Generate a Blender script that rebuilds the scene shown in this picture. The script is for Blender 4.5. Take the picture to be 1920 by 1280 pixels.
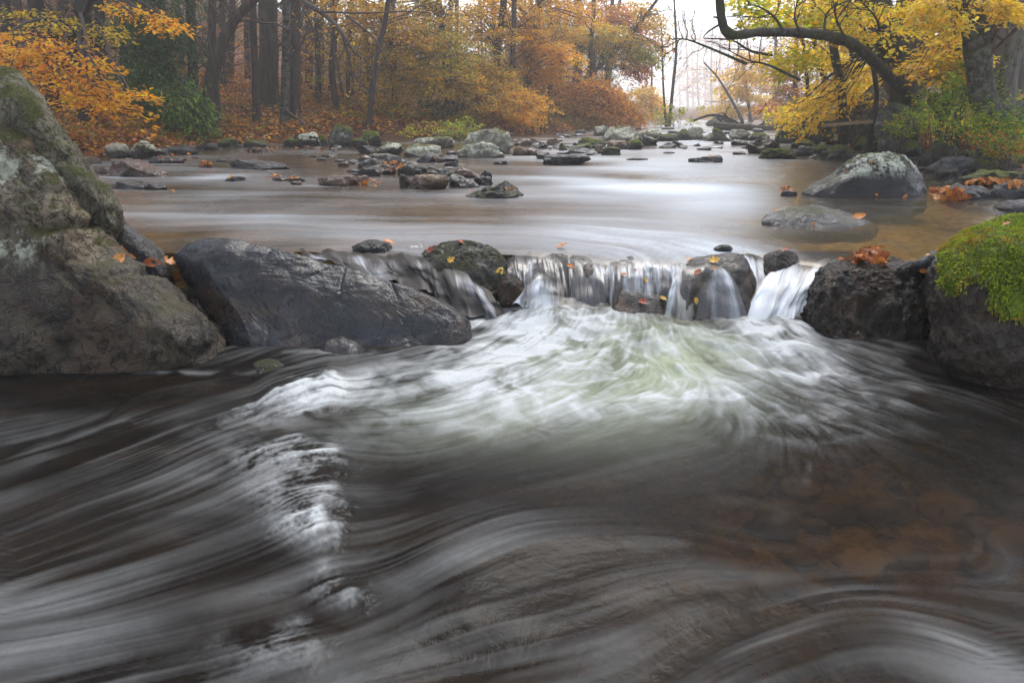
import bpy, bmesh, math, random
import numpy as np
from math import radians, sin, cos, pi, tan, atan2, sqrt
from mathutils import Vector, Matrix

for o in list(bpy.data.objects):
    bpy.data.objects.remove(o)
SC = bpy.context.scene
COL = SC.collection
random.seed(7)
RNG = np.random.default_rng(11)

# ------------------------------------------------------------------ camera
CAM = np.array([0.0, 0.0, 0.9])
PITCH = radians(18.8)
FPX = 1280.0                       # focal length in pixels of the 1920 px wide photograph (24 mm)
cam_d = bpy.data.cameras.new('camera')
cam_d.sensor_width = 36.0
cam_d.lens = 36.0 * FPX / 1920.0
cam_d.clip_start = 0.05
cam_d.clip_end = 1500.0
cam = bpy.data.objects.new('camera', cam_d)
COL.objects.link(cam)
cam.location = CAM
cam.rotation_euler = (radians(90) - PITCH, 0, 0)
SC.camera = cam

# ------------------------------------------------------------------ sky, sun, exposure
SUN_EL, SUN_AZ = radians(57), radians(16)     # azimuth clockwise from +Y: the gap in the trees
world = bpy.data.worlds.new("World")
SC.world = world
world.use_nodes = True
wn = world.node_tree
for n in list(wn.nodes):
    wn.nodes.remove(n)
sky = wn.nodes.new('ShaderNodeTexSky')
sky.sky_type = 'NISHITA'
sky.sun_disc = False
sky.sun_elevation = SUN_EL
sky.sun_rotation = SUN_AZ
sky.air_density = 1.0
sky.dust_density = 1.2
sky.ozone_density = 1.0
hs = wn.nodes.new('ShaderNodeHueSaturation')     # overcast: the blue is mostly washed out
hs.inputs['Saturation'].default_value = 0.5
bg = wn.nodes.new('ShaderNodeBackground')
bg.inputs['Strength'].default_value = 0.15
wo = wn.nodes.new('ShaderNodeOutputWorld')
wn.links.new(sky.outputs[0], hs.inputs['Color'])
wn.links.new(hs.outputs[0], bg.inputs['Color'])
wn.links.new(bg.outputs[0], wo.inputs['Surface'])

sd = bpy.data.lights.new('sun', 'SUN')
sd.energy = 1.5
sd.angle = radians(20)
sd.color = (1.0, 0.965, 0.92)
sun = bpy.data.objects.new('sun', sd)
COL.objects.link(sun)
sdir = Vector((sin(SUN_AZ) * cos(SUN_EL), cos(SUN_AZ) * cos(SUN_EL), sin(SUN_EL)))
sun.rotation_euler = sdir.to_track_quat('Z', 'Y').to_euler()
sun.location = (0, 0, 40)

SC.view_settings.view_transform = 'Standard'
SC.view_settings.look = 'None'
SC.view_settings.gamma = 1.0
SC.view_settings.use_curve_mapping = False
SC.view_settings.exposure = 1.45

cy = SC.cycles
cy.use_denoising = True
cy.max_bounces = 8
cy.diffuse_bounces = 3
cy.glossy_bounces = 3
cy.transmission_bounces = 6
cy.transparent_max_bounces = 10
cy.volume_bounces = 5
cy.sample_clamp_indirect = 6.0
cy.caustics_reflective = False
cy.caustics_refractive = False

# ------------------------------------------------------------------ geometry helpers
SP, CP = sin(PITCH), cos(PITCH)

def ray(px, py):
    a = (np.asarray(px, float) - 960.0) / FPX
    b = (640.0 - np.asarray(py, float)) / FPX
    return np.stack([a, CP + b * SP, -SP + b * CP], -1)

def at_z(px, py, z):
    d = ray(px, py)
    t = (z - CAM[2]) / d[..., 2]
    return CAM + d * t[..., None] if d.ndim > 1 else CAM + d * t

def at_y(px, py, Y):
    d = ray(px, py)
    t = np.asarray(Y, float) / d[..., 1]
    return CAM + d * t[..., None] if d.ndim > 1 else CAM + d * t

def proj(P):
    q = np.asarray(P, float) - CAM
    f = q[..., 1] * CP - q[..., 2] * SP
    u = q[..., 1] * SP + q[..., 2] * CP
    f = np.maximum(f, 1e-3)
    return 960 + FPX * q[..., 0] / f, 640 - FPX * u / f

def sstep(a, b, x):
    t = np.clip((np.asarray(x, float) - a) / (b - a), 0, 1)
    return t * t * (3 - 2 * t)

_prm = {}
def _perm(seed):
    if seed not in _prm:
        r = np.random.default_rng(seed)
        p = r.permutation(256)
        g = r.normal(size=(256, 3))
        g /= np.linalg.norm(g, axis=1, keepdims=True)
        _prm[seed] = (np.concatenate([p, p, p]), g)
    return _prm[seed]

def perlin(P, seed=0):
    p, G = _perm(seed)
    P = np.asarray(P, float)
    I = np.floor(P).astype(np.int64)
    F = P - I
    I &= 255
    U = F * F * F * (F * (F * 6 - 15) + 10)
    out = 0
    for dx in (0, 1):
        wx = U[:, 0] if dx else 1 - U[:, 0]
        for dy in (0, 1):
            wy = U[:, 1] if dy else 1 - U[:, 1]
            for dz in (0, 1):
                wz = U[:, 2] if dz else 1 - U[:, 2]
                h = p[p[p[I[:, 0] + dx] + I[:, 1] + dy] + I[:, 2] + dz]
                g = G[h]
                d = g[:, 0] * (F[:, 0] - dx) + g[:, 1] * (F[:, 1] - dy) + g[:, 2] * (F[:, 2] - dz)
                out = out + wx * wy * wz * d
    return out * 1.5

def fbm(P, octaves=4, seed=0, gain=0.5, ridged=False):
    a, s, out = 1.0, 1.0, 0
    for k in range(octaves):
        n = perlin(P * s + 17.3 * k, seed + k)
        if ridged:
            n = 0.5 - np.abs(n) * 1.6
        out = out + a * n
        a *= gain
        s *= 2.03
    return out

def mesh_np(name, V, F, mat=None, smooth=True, attrs=None, colors=None, uv=None):
    """V (n,3), F (m,k) equal-sized faces (or a list of such arrays)."""
    Fs = F if isinstance(F, list) else [F]
    Fs = [np.asarray(f, np.int32) for f in Fs if len(f)]
    me = bpy.data.meshes.new(name)
    V = np.ascontiguousarray(V, np.float32)
    me.vertices.add(len(V))
    me.vertices.foreach_set('co', V.ravel())
    loops = np.concatenate([f.ravel() for f in Fs])
    tot = np.concatenate([np.full(len(f), f.shape[1], np.int32) for f in Fs])
    start = np.concatenate([[0], np.cumsum(tot)[:-1]]).astype(np.int32)
    me.loops.add(len(loops))
    me.loops.foreach_set('vertex_index', loops)
    me.polygons.add(len(tot))
    me.polygons.foreach_set('loop_start', start)
    me.polygons.foreach_set('loop_total', tot)
    me.polygons.foreach_set('use_smooth', np.full(len(tot), smooth, bool))
    for k, v in (attrs or {}).items():
        a = me.attributes.new(k, 'FLOAT', 'POINT')
        a.data.foreach_set('value', np.ascontiguousarray(v, np.float32))
    for k, v in (colors or {}).items():
        a = me.attributes.new(k, 'FLOAT_COLOR', 'POINT')
        v = np.asarray(v, np.float32)
        if v.shape[1] == 3:
            v = np.concatenate([v, np.ones((len(v), 1), np.float32)], 1)
        a.data.foreach_set('color', np.ascontiguousarray(v).ravel())
    if uv is not None:
        l = me.uv_layers.new(name='uv')
        l.data.foreach_set('uv', np.ascontiguousarray(np.asarray(uv, np.float32)[loops]).ravel())
    me.update(calc_edges=True)
    if mat:
        me.materials.append(mat)
    return me

def link(name, me, parent=None, loc=None):
    o = bpy.data.objects.new(name, me)
    COL.objects.link(o)
    if parent:
        o.parent = parent
        if not isinstance(me, bpy.types.Mesh) or not me.get('local'):
            o.matrix_parent_inverse = Matrix.Translation(-Vector(parent.location))
    if loc is not None:
        o.location = loc
    return o

def tag(o, label=None, cat=None, group=None, kind=None):
    if label: o['label'] = label
    if cat: o['category'] = cat
    if group: o['group'] = group
    if kind: o['kind'] = kind
    return o

def empty(name, loc, label=None, cat=None, group=None):
    o = bpy.data.objects.new(name, None)
    COL.objects.link(o)
    o.location = loc
    o.empty_display_size = 0.1
    return tag(o, label, cat, group)

_ico = {}
def ico(level):
    if level not in _ico:
        bm = bmesh.new()
        bmesh.ops.create_icosphere(bm, subdivisions=level, radius=1.0)
        bm.verts.ensure_lookup_table()
        V = np.array([v.co[:] for v in bm.verts])
        F = np.array([[v.index for v in f.verts] for f in bm.faces], np.int32)
        bm.free()
        V /= np.linalg.norm(V, axis=1, keepdims=True)
        _ico[level] = (V, F)
    return _ico[level]

class Wood:
    """collects tapered tubes into one mesh"""
    def __init__(s):
        s.V, s.F, s.n = [], [], 0
    def tube(s, pts, rad, sides=6, rough=0.0, seed=0):
        pts = np.asarray(pts, float)
        rad = np.asarray(rad, float) * np.ones(len(pts))
        t = np.gradient(pts, axis=0)
        t /= np.linalg.norm(t, axis=1, keepdims=True) + 1e-9
        ref = np.array([1.0, 0, 0]) if abs(t[0, 0]) < 0.8 else np.array([0, 1.0, 0])
        a = np.cross(t, ref); a /= np.linalg.norm(a, axis=1, keepdims=True) + 1e-9
        b = np.cross(t, a)
        th = np.linspace(0, 2 * pi, sides, endpoint=False)
        ring = a[:, None, :] * np.cos(th)[None, :, None] + b[:, None, :] * np.sin(th)[None, :, None]
        R = rad[:, None] * np.ones(sides)
        if rough:
            q = (pts[:, None, :] + ring * rad[:, None, None]).reshape(-1, 3)
            nn = fbm(q * np.array([1, 1, 0.35]) / (rad.max() * 0.9), 3, seed)
            R = R * (1 + rough * nn.reshape(R.shape))
        v = pts[:, None, :] + ring * R[:, :, None]
        m = len(pts)
        i = np.arange(m - 1)[:, None] * sides
        j = np.arange(sides)[None, :]
        k = (j + 1) % sides
        f = np.stack([i + j, i + k, i + sides + k, i + sides + j], -1).reshape(-1, 4) + s.n
        s.V.append(v.reshape(-1, 3)); s.F.append(f); s.n += m * sides
    def mesh(s, name, mat):
        return mesh_np(name, np.concatenate(s.V), np.concatenate(s.F), mat)

def spline(pts, n):
    """Catmull-Rom through points, n samples"""
    P = np.asarray(pts, float)
    Q = np.concatenate([[2 * P[0] - P[1]], P, [2 * P[-1] - P[-2]]])
    t = np.linspace(0, len(P) - 1 - 1e-6, n)
    i = t.astype(int); u = (t - i)[:, None]
    p0, p1, p2, p3 = Q[i], Q[i + 1], Q[i + 2], Q[i + 3]
    return 0.5 * (2 * p1 + (p2 - p0) * u + (2 * p0 - 5 * p1 + 4 * p2 - p3) * u ** 2 + (3 * p1 - p0 - 3 * p2 + p3) * u ** 3)

# ------------------------------------------------------------------ node helpers
def mat_new(name):
    m = bpy.data.materials.new(name)
    m.use_nodes = True
    nt = m.node_tree
    for n in list(nt.nodes):
        nt.nodes.remove(n)
    return m, nt

class NT:
    def __init__(s, nt):
        s.nt = nt
    def n(s, t, **kw):
        nd = s.nt.nodes.new(t)
        for k, v in kw.items():
            setattr(nd, k, v)
        return nd
    def l(s, a, b):
        s.nt.links.new(a, b)
    def val(s, sock, v):
        if hasattr(v, 'default_value') or hasattr(v, 'is_linked'):
            s.l(v, sock)
        else:
            sock.default_value = v
    def math(s, op, a, b=None, c=None, clamp=False):
        nd = s.n('ShaderNodeMath', operation=op, use_clamp=clamp)
        s.val(nd.inputs[0], a)
        if b is not None: s.val(nd.inputs[1], b)
        if c is not None: s.val(nd.inputs[2], c)
        return nd.outputs[0]
    def ramp(s, x, a, b):
        nd = s.n('ShaderNodeMapRange', interpolation_type='SMOOTHSTEP')
        s.val(nd.inputs[0], x)
        nd.inputs[1].default_value = a; nd.inputs[2].default_value = b
        return nd.outputs[0]
    def mix(s, f, a, b):
        nd = s.n('ShaderNodeMix', data_type='RGBA')
        s.val(nd.inputs[0], f)
        for sock, v in ((nd.inputs[6], a), (nd.inputs[7], b)):
            if isinstance(v, (tuple, list)):
                sock.default_value = (*v[:3], 1)
            else:
                s.l(v, sock)
        return nd.outputs[2]
    def noise(s, vec, scale, detail=4, rough=0.55, dist=0.0):
        nd = s.n('ShaderNodeTexNoise')
        s.l(vec, nd.inputs['Vector'])
        nd.inputs['Scale'].default_value = scale
        nd.inputs['Detail'].default_value = detail
        nd.inputs['Roughness'].default_value = rough
        nd.inputs['Distortion'].default_value = dist
        return nd.outputs[0]
    def mapping(s, vec, scale=(1, 1, 1), loc=(0, 0, 0)):
        nd = s.n('ShaderNodeMapping')
        s.l(vec, nd.inputs[0])
        nd.inputs['Scale'].default_value = scale
        nd.inputs['Location'].default_value = loc
        return nd.outputs[0]
    def attr(s, name):
        return s.n('ShaderNodeAttribute', attribute_name=name)
    def out(s, sh):
        o = s.n('ShaderNodeOutputMaterial')
        s.l(sh, o.inputs['Surface'])

def rock_mat(name, c1, c2, rough=0.6, scale=6.0, lichen=0.0, lichen_col=(0.42, 0.43, 0.34), lich_scale=14.0,
             moss=0.0, moss_col=(0.055, 0.075, 0.012), wet=None, bump=0.5, spec=0.5, stain=None, coat=0.0):
    """stone: two base tones, lichen patches on upper faces, moss, wetness up to the height WET above the stream"""
    m, nt = mat_new(name)
    g = NT(nt)
    geo = g.n('ShaderNodeNewGeometry')
    pos = geo.outputs['Position']
    sep = g.n('ShaderNodeSeparateXYZ'); g.l(geo.outputs['Normal'], sep.inputs[0])
    nz = sep.outputs[2]
    n1 = g.noise(pos, scale, 8, 0.62, 0.3)
    n2 = g.noise(pos, scale * 7, 6, 0.65)
    n3 = g.noise(pos, scale * 0.45, 4, 0.6, 0.6)
    col = g.mix(g.ramp(n1, 0.35, 0.65), c1, c2)
    col = g.mix(g.math('MULTIPLY', g.ramp(n2, 0.5, 0.75), 0.55), col, tuple(x * 0.3 for x in c1))
    if stain:
        col = g.mix(g.math('MULTIPLY', g.ramp(n3, 0.48, 0.66), 0.8), col, stain)
    cn = g.noise(pos, scale * 1.3, 5, 0.6, 1.2)
    ck = g.ramp(g.math('ABSOLUTE', g.math('SUBTRACT', cn, 0.5)), 0.0, 0.035)
    col = g.mix(ck, tuple(x * 0.35 for x in c2), col)
    n4 = g.noise(pos, scale * 18, 4, 0.7)
    col = g.mix(g.math('MULTIPLY', g.ramp(n4, 0.52, 0.72), 0.5), col, tuple(min(1, x * 1.7) for x in c1))
    rgh = g.math('ADD', rough - 0.12, g.math('MULTIPLY', n2, 0.24))
    if wet is not None:
        sp = g.n('ShaderNodeSeparateXYZ'); g.l(pos, sp.inputs[0])
        w = g.math('SUBTRACT', g.math('ADD', sp.outputs[2], g.math('MULTIPLY', n1, -0.12)), wet - 0.06)
        wf = g.ramp(w, 0.06, -0.03)
        dk = g.n('ShaderNodeMix', data_type='RGBA', blend_type='MULTIPLY')
        g.l(wf, dk.inputs[0]); g.l(col, dk.inputs[6]); dk.inputs[7].default_value = (0.33, 0.3, 0.28, 1)
        col = dk.outputs[2]
        rgh = g.math('SUBTRACT', rgh, g.math('MULTIPLY', wf, 0.35), clamp=True)
    hgt = g.math('ADD', g.math('ADD', g.math('MULTIPLY', n1, 1.0), g.math('MULTIPLY', n2, 0.45)), g.math('ADD', g.math('MULTIPLY', ck, 0.12), g.math('MULTIPLY', n4, 0.14)))
    if lichen:
        ln = g.noise(pos, lich_scale * 0.45, 4, 0.6)
        l2 = g.noise(pos, lich_scale * 4.0, 8, 0.75)
        lsum = g.math('ADD', g.math('MULTIPLY', ln, 0.62), g.math('MULTIPLY', l2, 0.38))
        lf = g.math('MULTIPLY', g.ramp(lsum, 0.585 - 0.12 * lichen, 0.625 - 0.12 * lichen), g.ramp(nz, -0.15, 0.45))
        if wet is not None:
            lf = g.math('MULTIPLY', lf, g.math('SUBTRACT', 1.0, wf))
        lc = g.mix(g.ramp(n2, 0.4, 0.7), lichen_col, tuple(x * 0.55 for x in lichen_col))
        col = g.mix(lf, col, lc)
        rgh = g.math('ADD', rgh, g.math('MULTIPLY', lf, 0.3), clamp=True)
        hgt = g.math('ADD', hgt, g.math('MULTIPLY', lf, 0.12))
    if moss:
        mn = g.noise(pos, scale * 0.9, 6, 0.65, 0.2)
        mf = g.ramp(g.math('ADD', g.math('MULTIPLY', nz, 0.5), g.math('MULTIPLY', mn, 1.1)), 1.05 - 0.5 * moss, 1.2 - 0.5 * moss)
        if wet is not None:
            mf = g.math('MULTIPLY', mf, g.math('SUBTRACT', 1.0, g.math('MULTIPLY', wf, 0.7)))
        fine = g.noise(pos, scale * 24, 3, 0.7)
        mc = g.mix(g.ramp(fine, 0.35, 0.7), tuple(x * 0.35 for x in moss_col), tuple(min(1, x * 1.6) for x in moss_col))
        col = g.mix(mf, col, mc)
        rgh = g.math('ADD', rgh, g.math('MULTIPLY', mf, 0.4), clamp=True)
        hgt = g.math('ADD', hgt, g.math('MULTIPLY', g.math('MULTIPLY', mf, fine), 0.9))
    bp = g.n('ShaderNodeBump')
    bp.inputs['Strength'].default_value = bump
    bp.inputs['Distance'].default_value = 0.28 / scale
    g.l(hgt, bp.inputs['Height'])
    b = g.n('ShaderNodeBsdfPrincipled')
    g.l(col, b.inputs['Base Color']); g.l(rgh, b.inputs['Roughness']); g.l(bp.outputs[0], b.inputs['Normal'])
    b.inputs['Specular IOR Level'].default_value = spec * 0.7
    b.inputs['Coat Weight'].default_value = coat * 0.3
    b.inputs['Coat Roughness'].default_value = 0.15
    g.out(b.outputs[0])
    return m

def leaf_mat(name, trans=0.45, rough=0.5, spec=0.3):
    """leaves: their own colour comes with each leaf (attribute), thin and translucent"""
    m, nt = mat_new(name)
    g = NT(nt)
    a = g.attr('leaf_color')
    b = g.n('ShaderNodeBsdfPrincipled')
    g.l(a.outputs['Color'], b.inputs['Base Color'])
    b.inputs['Roughness'].default_value = rough
    b.inputs['Specular IOR Level'].default_value = spec
    t = g.n('ShaderNodeBsdfTranslucent')
    g.l(a.outputs['Color'], t.inputs['Color'])
    mx = g.n('ShaderNodeMixShader'); mx.inputs[0].default_value = trans
    g.l(b.outputs[0], mx.inputs[1]); g.l(t.outputs[0], mx.inputs[2])
    g.out(mx.outputs[0])
    return m

def bark_mat(name, c1, c2, scale=9.0, lichen=0.0, moss=0.0):
    m, nt = mat_new(name)
    g = NT(nt)
    geo = g.n('ShaderNodeNewGeometry')
    pos = geo.outputs['Position']
    v = g.mapping(pos, (1, 1, 0.16))
    n1 = g.noise(v, scale * 2.2, 6, 0.65, 0.4)
    n2 = g.noise(pos, scale * 1.5, 7, 0.72)
    col = g.mix(g.ramp(n1, 0.36, 0.62), c1, c2)
    if lichen:
        col = g.mix(g.math('MULTIPLY', g.ramp(n2, 0.6 - 0.12 * lichen, 0.66 - 0.12 * lichen), 0.6), col, (0.15, 0.16, 0.125))
    if moss:
        n3 = g.noise(pos, scale * 0.7, 5, 0.65)
        col = g.mix(g.math('MULTIPLY', g.ramp(n3, 0.58 - 0.12 * moss, 0.68 - 0.12 * moss), 0.8), col, (0.035, 0.045, 0.01))
    bp = g.n('ShaderNodeBump'); bp.inputs['Strength'].default_value = 0.7; bp.inputs['Distance'].default_value = 0.03
    g.l(n1, bp.inputs['Height'])
    b = g.n('ShaderNodeBsdfPrincipled')
    g.l(col, b.inputs['Base Color']); b.inputs['Roughness'].default_value = 0.85
    b.inputs['Specular IOR Level'].default_value = 0.25
    g.l(bp.outputs[0], b.inputs['Normal'])
    g.out(b.outputs[0])
    return m
# ------------------------------------------------------------------ terrain
Z_UP = 0.22                        # level of the upper pool; the lower pool is 0
BY = np.array([-14, 0, 3, 5.5, 7.5, 10, 14, 16.5, 18, 20, 23, 27, 40, 60, 90, 140., 800])
BXL = np.array([-5, -5, -5, -5.8, -6.1, -6.25, -5.2, -3.4, -1.2, 0.8, 2.2, 3.6, 7, 12, 19, 31., 186])
BXR = np.array([4.4, 4.4, 4.5, 5.0, 5.8, 6.1, 6.4, 6.9, 7.4, 7.9, 8.5, 9.5, 14, 20, 30, 44., 250])

def ground_h(x, y, noise=True):
    x = np.asarray(x, float); y = np.asarray(y, float)
    xl = np.interp(y, BY, BXL); xr = np.interp(y, BY, BXR)
    dl = xl - x; dr = x - xr
    bed = np.where(y < 3.15, -0.36, 0.02) 
    bed = bed + 0.0
    bed = -0.36 + 0.36 * sstep(3.0, 3.3, y)
    dlc = np.maximum(dl, 0); drc = np.maximum(dr, 0)
    hl = 0.12 + 0.42 * (1 - np.exp(-dlc / 1.0)) + 0.05 * dlc + 0.09 * np.maximum(dlc - 5, 0) + 0.16 * np.maximum(dlc - 16, 0)
    hr = 0.08 + 0.62 * (1 - np.exp(-drc / 1.1)) + 0.07 * drc + 0.14 * np.maximum(drc - 8, 0)
    wl = sstep(-0.9, 0.15, dl); wr = sstep(-0.9, 0.15, dr)
    h = bed * (1 - wl) * (1 - wr) + hl * wl + hr * wr
    h = h + np.minimum(np.maximum(y - 45, 0), 60) * 0.012 + np.maximum(y - 110, 0) * 0.004
    if noise:
        P = np.stack([x.ravel(), y.ravel(), 0 * x.ravel()], -1)
        n = fbm(P * 0.5, 4, 3).reshape(x.shape)
        land = np.maximum(wl, wr)
        h = h + n * (0.05 + 0.16 * land) + fbm(P * 2.6, 3, 9).reshape(x.shape) * 0.05 * land * np.exp(-np.abs(y) / 30)
    return 30 * np.tanh(h / 30)

def gh(x, y):
    return float(ground_h(np.array([x]), np.array([y]))[0])

def build_terrain():
    m, nt = mat_new('forest_floor')
    g = NT(nt)
    geo = g.n('ShaderNodeNewGeometry'); pos = geo.outputs['Position']
    n1 = g.noise(pos, 0.9, 6, 0.65)
    n2 = g.noise(pos, 16, 5, 0.7)
    vo = g.n('ShaderNodeTexVoronoi'); g.l(pos, vo.inputs['Vector']); vo.inputs['Scale'].default_value = 11
    leafc = g.mix(vo.outputs['Color'], (0.09, 0.036, 0.012), (0.24, 0.095, 0.025))
    col = g.mix(g.ramp(n2, 0.4, 0.62), (0.04, 0.022, 0.012), leafc)
    col = g.mix(g.math('MULTIPLY', g.ramp(n1, 0.52, 0.64), 0.6), col, (0.03, 0.042, 0.012))
    sp = g.n('ShaderNodeSeparateXYZ'); g.l(pos, sp.inputs[0])
    bedf = g.ramp(sp.outputs[2], 0.20, 0.06)
    bed = g.mix(g.ramp(n2, 0.35, 0.7), (0.12, 0.085, 0.04), (0.36, 0.26, 0.12))
    col = g.mix(bedf, col, bed)
    bp = g.n('ShaderNodeBump'); bp.inputs['Strength'].default_value = 0.8; bp.inputs['Distance'].default_value = 0.05
    g.l(n2, bp.inputs['Height'])
    b = g.n('ShaderNodeBsdfPrincipled'); g.l(col, b.inputs['Base Color']); b.inputs['Roughness'].default_value = 0.85
    b.inputs['Specular IOR Level'].default_value = 0.2
    g.l(bp.outputs[0], b.inputs['Normal']); g.out(b.outputs[0])
    ys = np.concatenate([np.linspace(-12, 2, 18), np.linspace(2.2, 34, 190), np.geomspace(34.6, 790, 120)])
    u = np.linspace(-1, 1, 300)
    xs = np.sign(u) * (np.abs(u) * 18 + np.abs(u) ** 4 * 300)
    X, Y = np.meshgrid(xs, ys)
    X = X + np.interp(Y, [0, 20, 150, 800], [0, 3, 30, 200])
    Z = ground_h(X, Y)
    V = np.stack([X, Y, Z], -1).reshape(-1, 3)
    nr, nc = X.shape
    i = np.arange(nr - 1)[:, None] * nc; j = np.arange(nc - 1)[None, :]
    F = np.stack([i + j, i + j + 1, i + nc + j + 1, i + nc + j], -1).reshape(-1, 4)
    o = link('terrain', mesh_np('terrain', V, F, m))
    tag(o, kind='structure')
    return o
build_terrain()

# ------------------------------------------------------------------ flow field and streak fields
_tx = {}
def ntex(seed, blur):
    k = (seed, blur)
    if k not in _tx:
        n = 1024
        r = np.random.default_rng(seed).normal(size=(n, n)).astype(np.float32)
        f = np.fft.rfft2(r)
        ky = np.fft.fftfreq(n)[:, None]; kx = np.fft.rfftfreq(n)[None, :]
        f *= np.exp(-(kx * kx + ky * ky) * (2 * pi * blur) ** 2 / 2)
        r = np.fft.irfft2(f, s=(n, n)).astype(np.float32)
        _tx[k] = (r - r.mean()) / r.std()
    return _tx[k]

def look(T, x, y):
    n = T.shape[0]
    return T[(y.astype(np.int64)) & (n - 1), (x.astype(np.int64)) & (n - 1)]

class Flow:
    """direction field on a fine raster of the ground, made from arrows that say where the stream runs"""
    def __init__(s, arrows, z, x0, x1, y0, y1, n=(420, 300), sig=95.0, curl=0.35, curl_scale=2.2, seed=5, logy=False):
        A = np.array(arrows, float)
        p0 = at_z(A[:, 0], A[:, 1], z)
        d = A[:, 2:4] / np.linalg.norm(A[:, 2:4], axis=1, keepdims=True) * 4
        p1 = at_z(A[:, 0] + d[:, 0], A[:, 1] + d[:, 1], z)
        v = (p1 - p0)[:, :2]; v /= np.linalg.norm(v, axis=1, keepdims=True)
        s.x0, s.x1, s.y0, s.y1, s.n = x0, x1, y0, y1, n
        gx = np.linspace(x0, x1, n[0]); gy = np.linspace(y0, y1, n[1])
        X, Y = np.meshgrid(gx, gy)
        px, py = proj(np.stack([X, Y, np.full_like(X, z)], -1))
        num = np.zeros(X.shape + (2,)); den = np.zeros(X.shape)
        for k in range(len(A)):
            r2 = (px - A[k, 0]) ** 2 + ((py - A[k, 1]) * 1.5) ** 2
            w = 1.0 / (1 + r2 / sig ** 2) ** 2.5
            num += w[..., None] * v[k]; den += w
        num /= den[..., None] + 1e-9
        # meanders
        P = np.stack([X.ravel(), Y.ravel(), 0 * X.ravel()], -1)
        e = 0.02
        psi = lambda Q: fbm(Q * curl_scale, 2, seed)
        cx = (psi(P + [0, e, 0]) - psi(P - [0, e, 0])).reshape(X.shape) / (2 * e)
        cyv = -(psi(P + [e, 0, 0]) - psi(P - [e, 0, 0])).reshape(X.shape) / (2 * e)
        num[..., 0] += curl * cx / curl_scale; num[..., 1] += curl * cyv / curl_scale
        num /= np.linalg.norm(num, axis=-1, keepdims=True) + 1e-6
        s.V = num.astype(np.float32)
    def at(s, x, y):
        i = np.clip(((x - s.x0) / (s.x1 - s.x0) * (s.n[0] - 1) + .5).astype(np.int32), 0, s.n[0] - 1)
        j = np.clip(((y - s.y0) / (s.y1 - s.y0) * (s.n[1] - 1) + .5).astype(np.int32), 0, s.n[1] - 1)
        return s.V[j, i, 0], s.V[j, i, 1]
    def streaks(s, X, Y, step, K, layers):
        """layers: (seed, texel in metres, blur); line integrals of noise along the flow, unit variance each"""
        out = [np.zeros(len(X), np.float32) for _ in layers]
        for sg in (1, -1):
            x = X.astype(np.float32).copy(); y = Y.astype(np.float32).copy()
            for k in range(K):
                vx, vy = s.at(x, y)
                x += sg * step * vx; y += sg * step * vy
                w = 1 - k / K
                for q, (sd_, tx, bl) in enumerate(layers):
                    out[q] += w * look(ntex(sd_, bl), x / tx, y / tx)
        return [(o - o.mean()) / o.std() for o in out]

# ------------------------------------------------------------------ water material
def water_mat(name, deep, foam_sheen_c=(0.78, 0.8, 0.8), rough=0.13, fine=(60.0, 1.0), amber=(0.54, 0.40, 0.20), spec=0.36):
    m, nt = mat_new(name)
    g = NT(nt)
    foam = g.attr('foam').outputs['Fac']
    clear = g.attr('clear').outputs['Fac']
    green = g.attr('aerated').outputs['Fac']
    geo = g.n('ShaderNodeNewGeometry'); pos = geo.outputs['Position']
    fn = g.noise(pos, fine[0], 4, 0.6, 0.6)
    f2 = g.math('MULTIPLY', foam, g.math('ADD', 0.8, g.math('MULTIPLY', fn, 0.4)), clamp=True)
    bn = g.noise(g.mapping(pos, (1.2, 2.6, 1)), 2.0, 3, 0.6)
    deep = g.mix(g.math('MULTIPLY', g.ramp(bn, 0.45, 0.65), 0.8), deep, tuple(x * k for x, k in zip(deep, (2.0, 1.65, 1.25))))
    body = g.mix(green, deep, (0.33, 0.37, 0.25))
    col = g.mix(f2, body, foam_sheen_c)
    b = g.n('ShaderNodeBsdfPrincipled')
    g.l(col, b.inputs['Base Color'])
    g.l(g.math('ADD', rough, g.math('MULTIPLY', f2, 0.55), clamp=True), b.inputs['Roughness'])
    b.inputs['IOR'].default_value = 1.33
    b.inputs['Specular IOR Level'].default_value = spec
    bp = g.n('ShaderNodeBump'); bp.inputs['Strength'].default_value = 0.15; bp.inputs['Distance'].default_value = 0.012
    g.l(g.noise(pos, fine[0] * 0.4, 3, 0.55, 0.4), bp.inputs['Height'])
    g.l(bp.outputs[0], b.inputs['Normal'])
    # clear shallows: the bed shows through, tinted by the tannin in the water
    tr = g.n('ShaderNodeBsdfTransparent'); tr.inputs[0].default_value = (*amber, 1)
    gl = g.n('ShaderNodeBsdfGlossy'); gl.inputs['Roughness'].default_value = rough; g.l(bp.outputs[0], gl.inputs['Normal'])
    fr = g.n('ShaderNodeFresnel'); fr.inputs[0].default_value = 1.33; g.l(bp.outputs[0], fr.inputs['Normal'])
    w = g.n('ShaderNodeMixShader'); g.l(g.math('MULTIPLY', fr.outputs[0], 2 * spec), w.inputs[0]); g.l(tr.outputs[0], w.inputs[1]); g.l(gl.outputs[0], w.inputs[2])
    mx = g.n('ShaderNodeMixShader')
    g.l(g.math('MULTIPLY', clear, g.math('SUBTRACT', 1.0, f2), clamp=True), mx.inputs[0])
    g.l(b.outputs[0], mx.inputs[1]); g.l(w.outputs[0], mx.inputs[2])
    g.out(mx.outputs[0])
    return m

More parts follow.
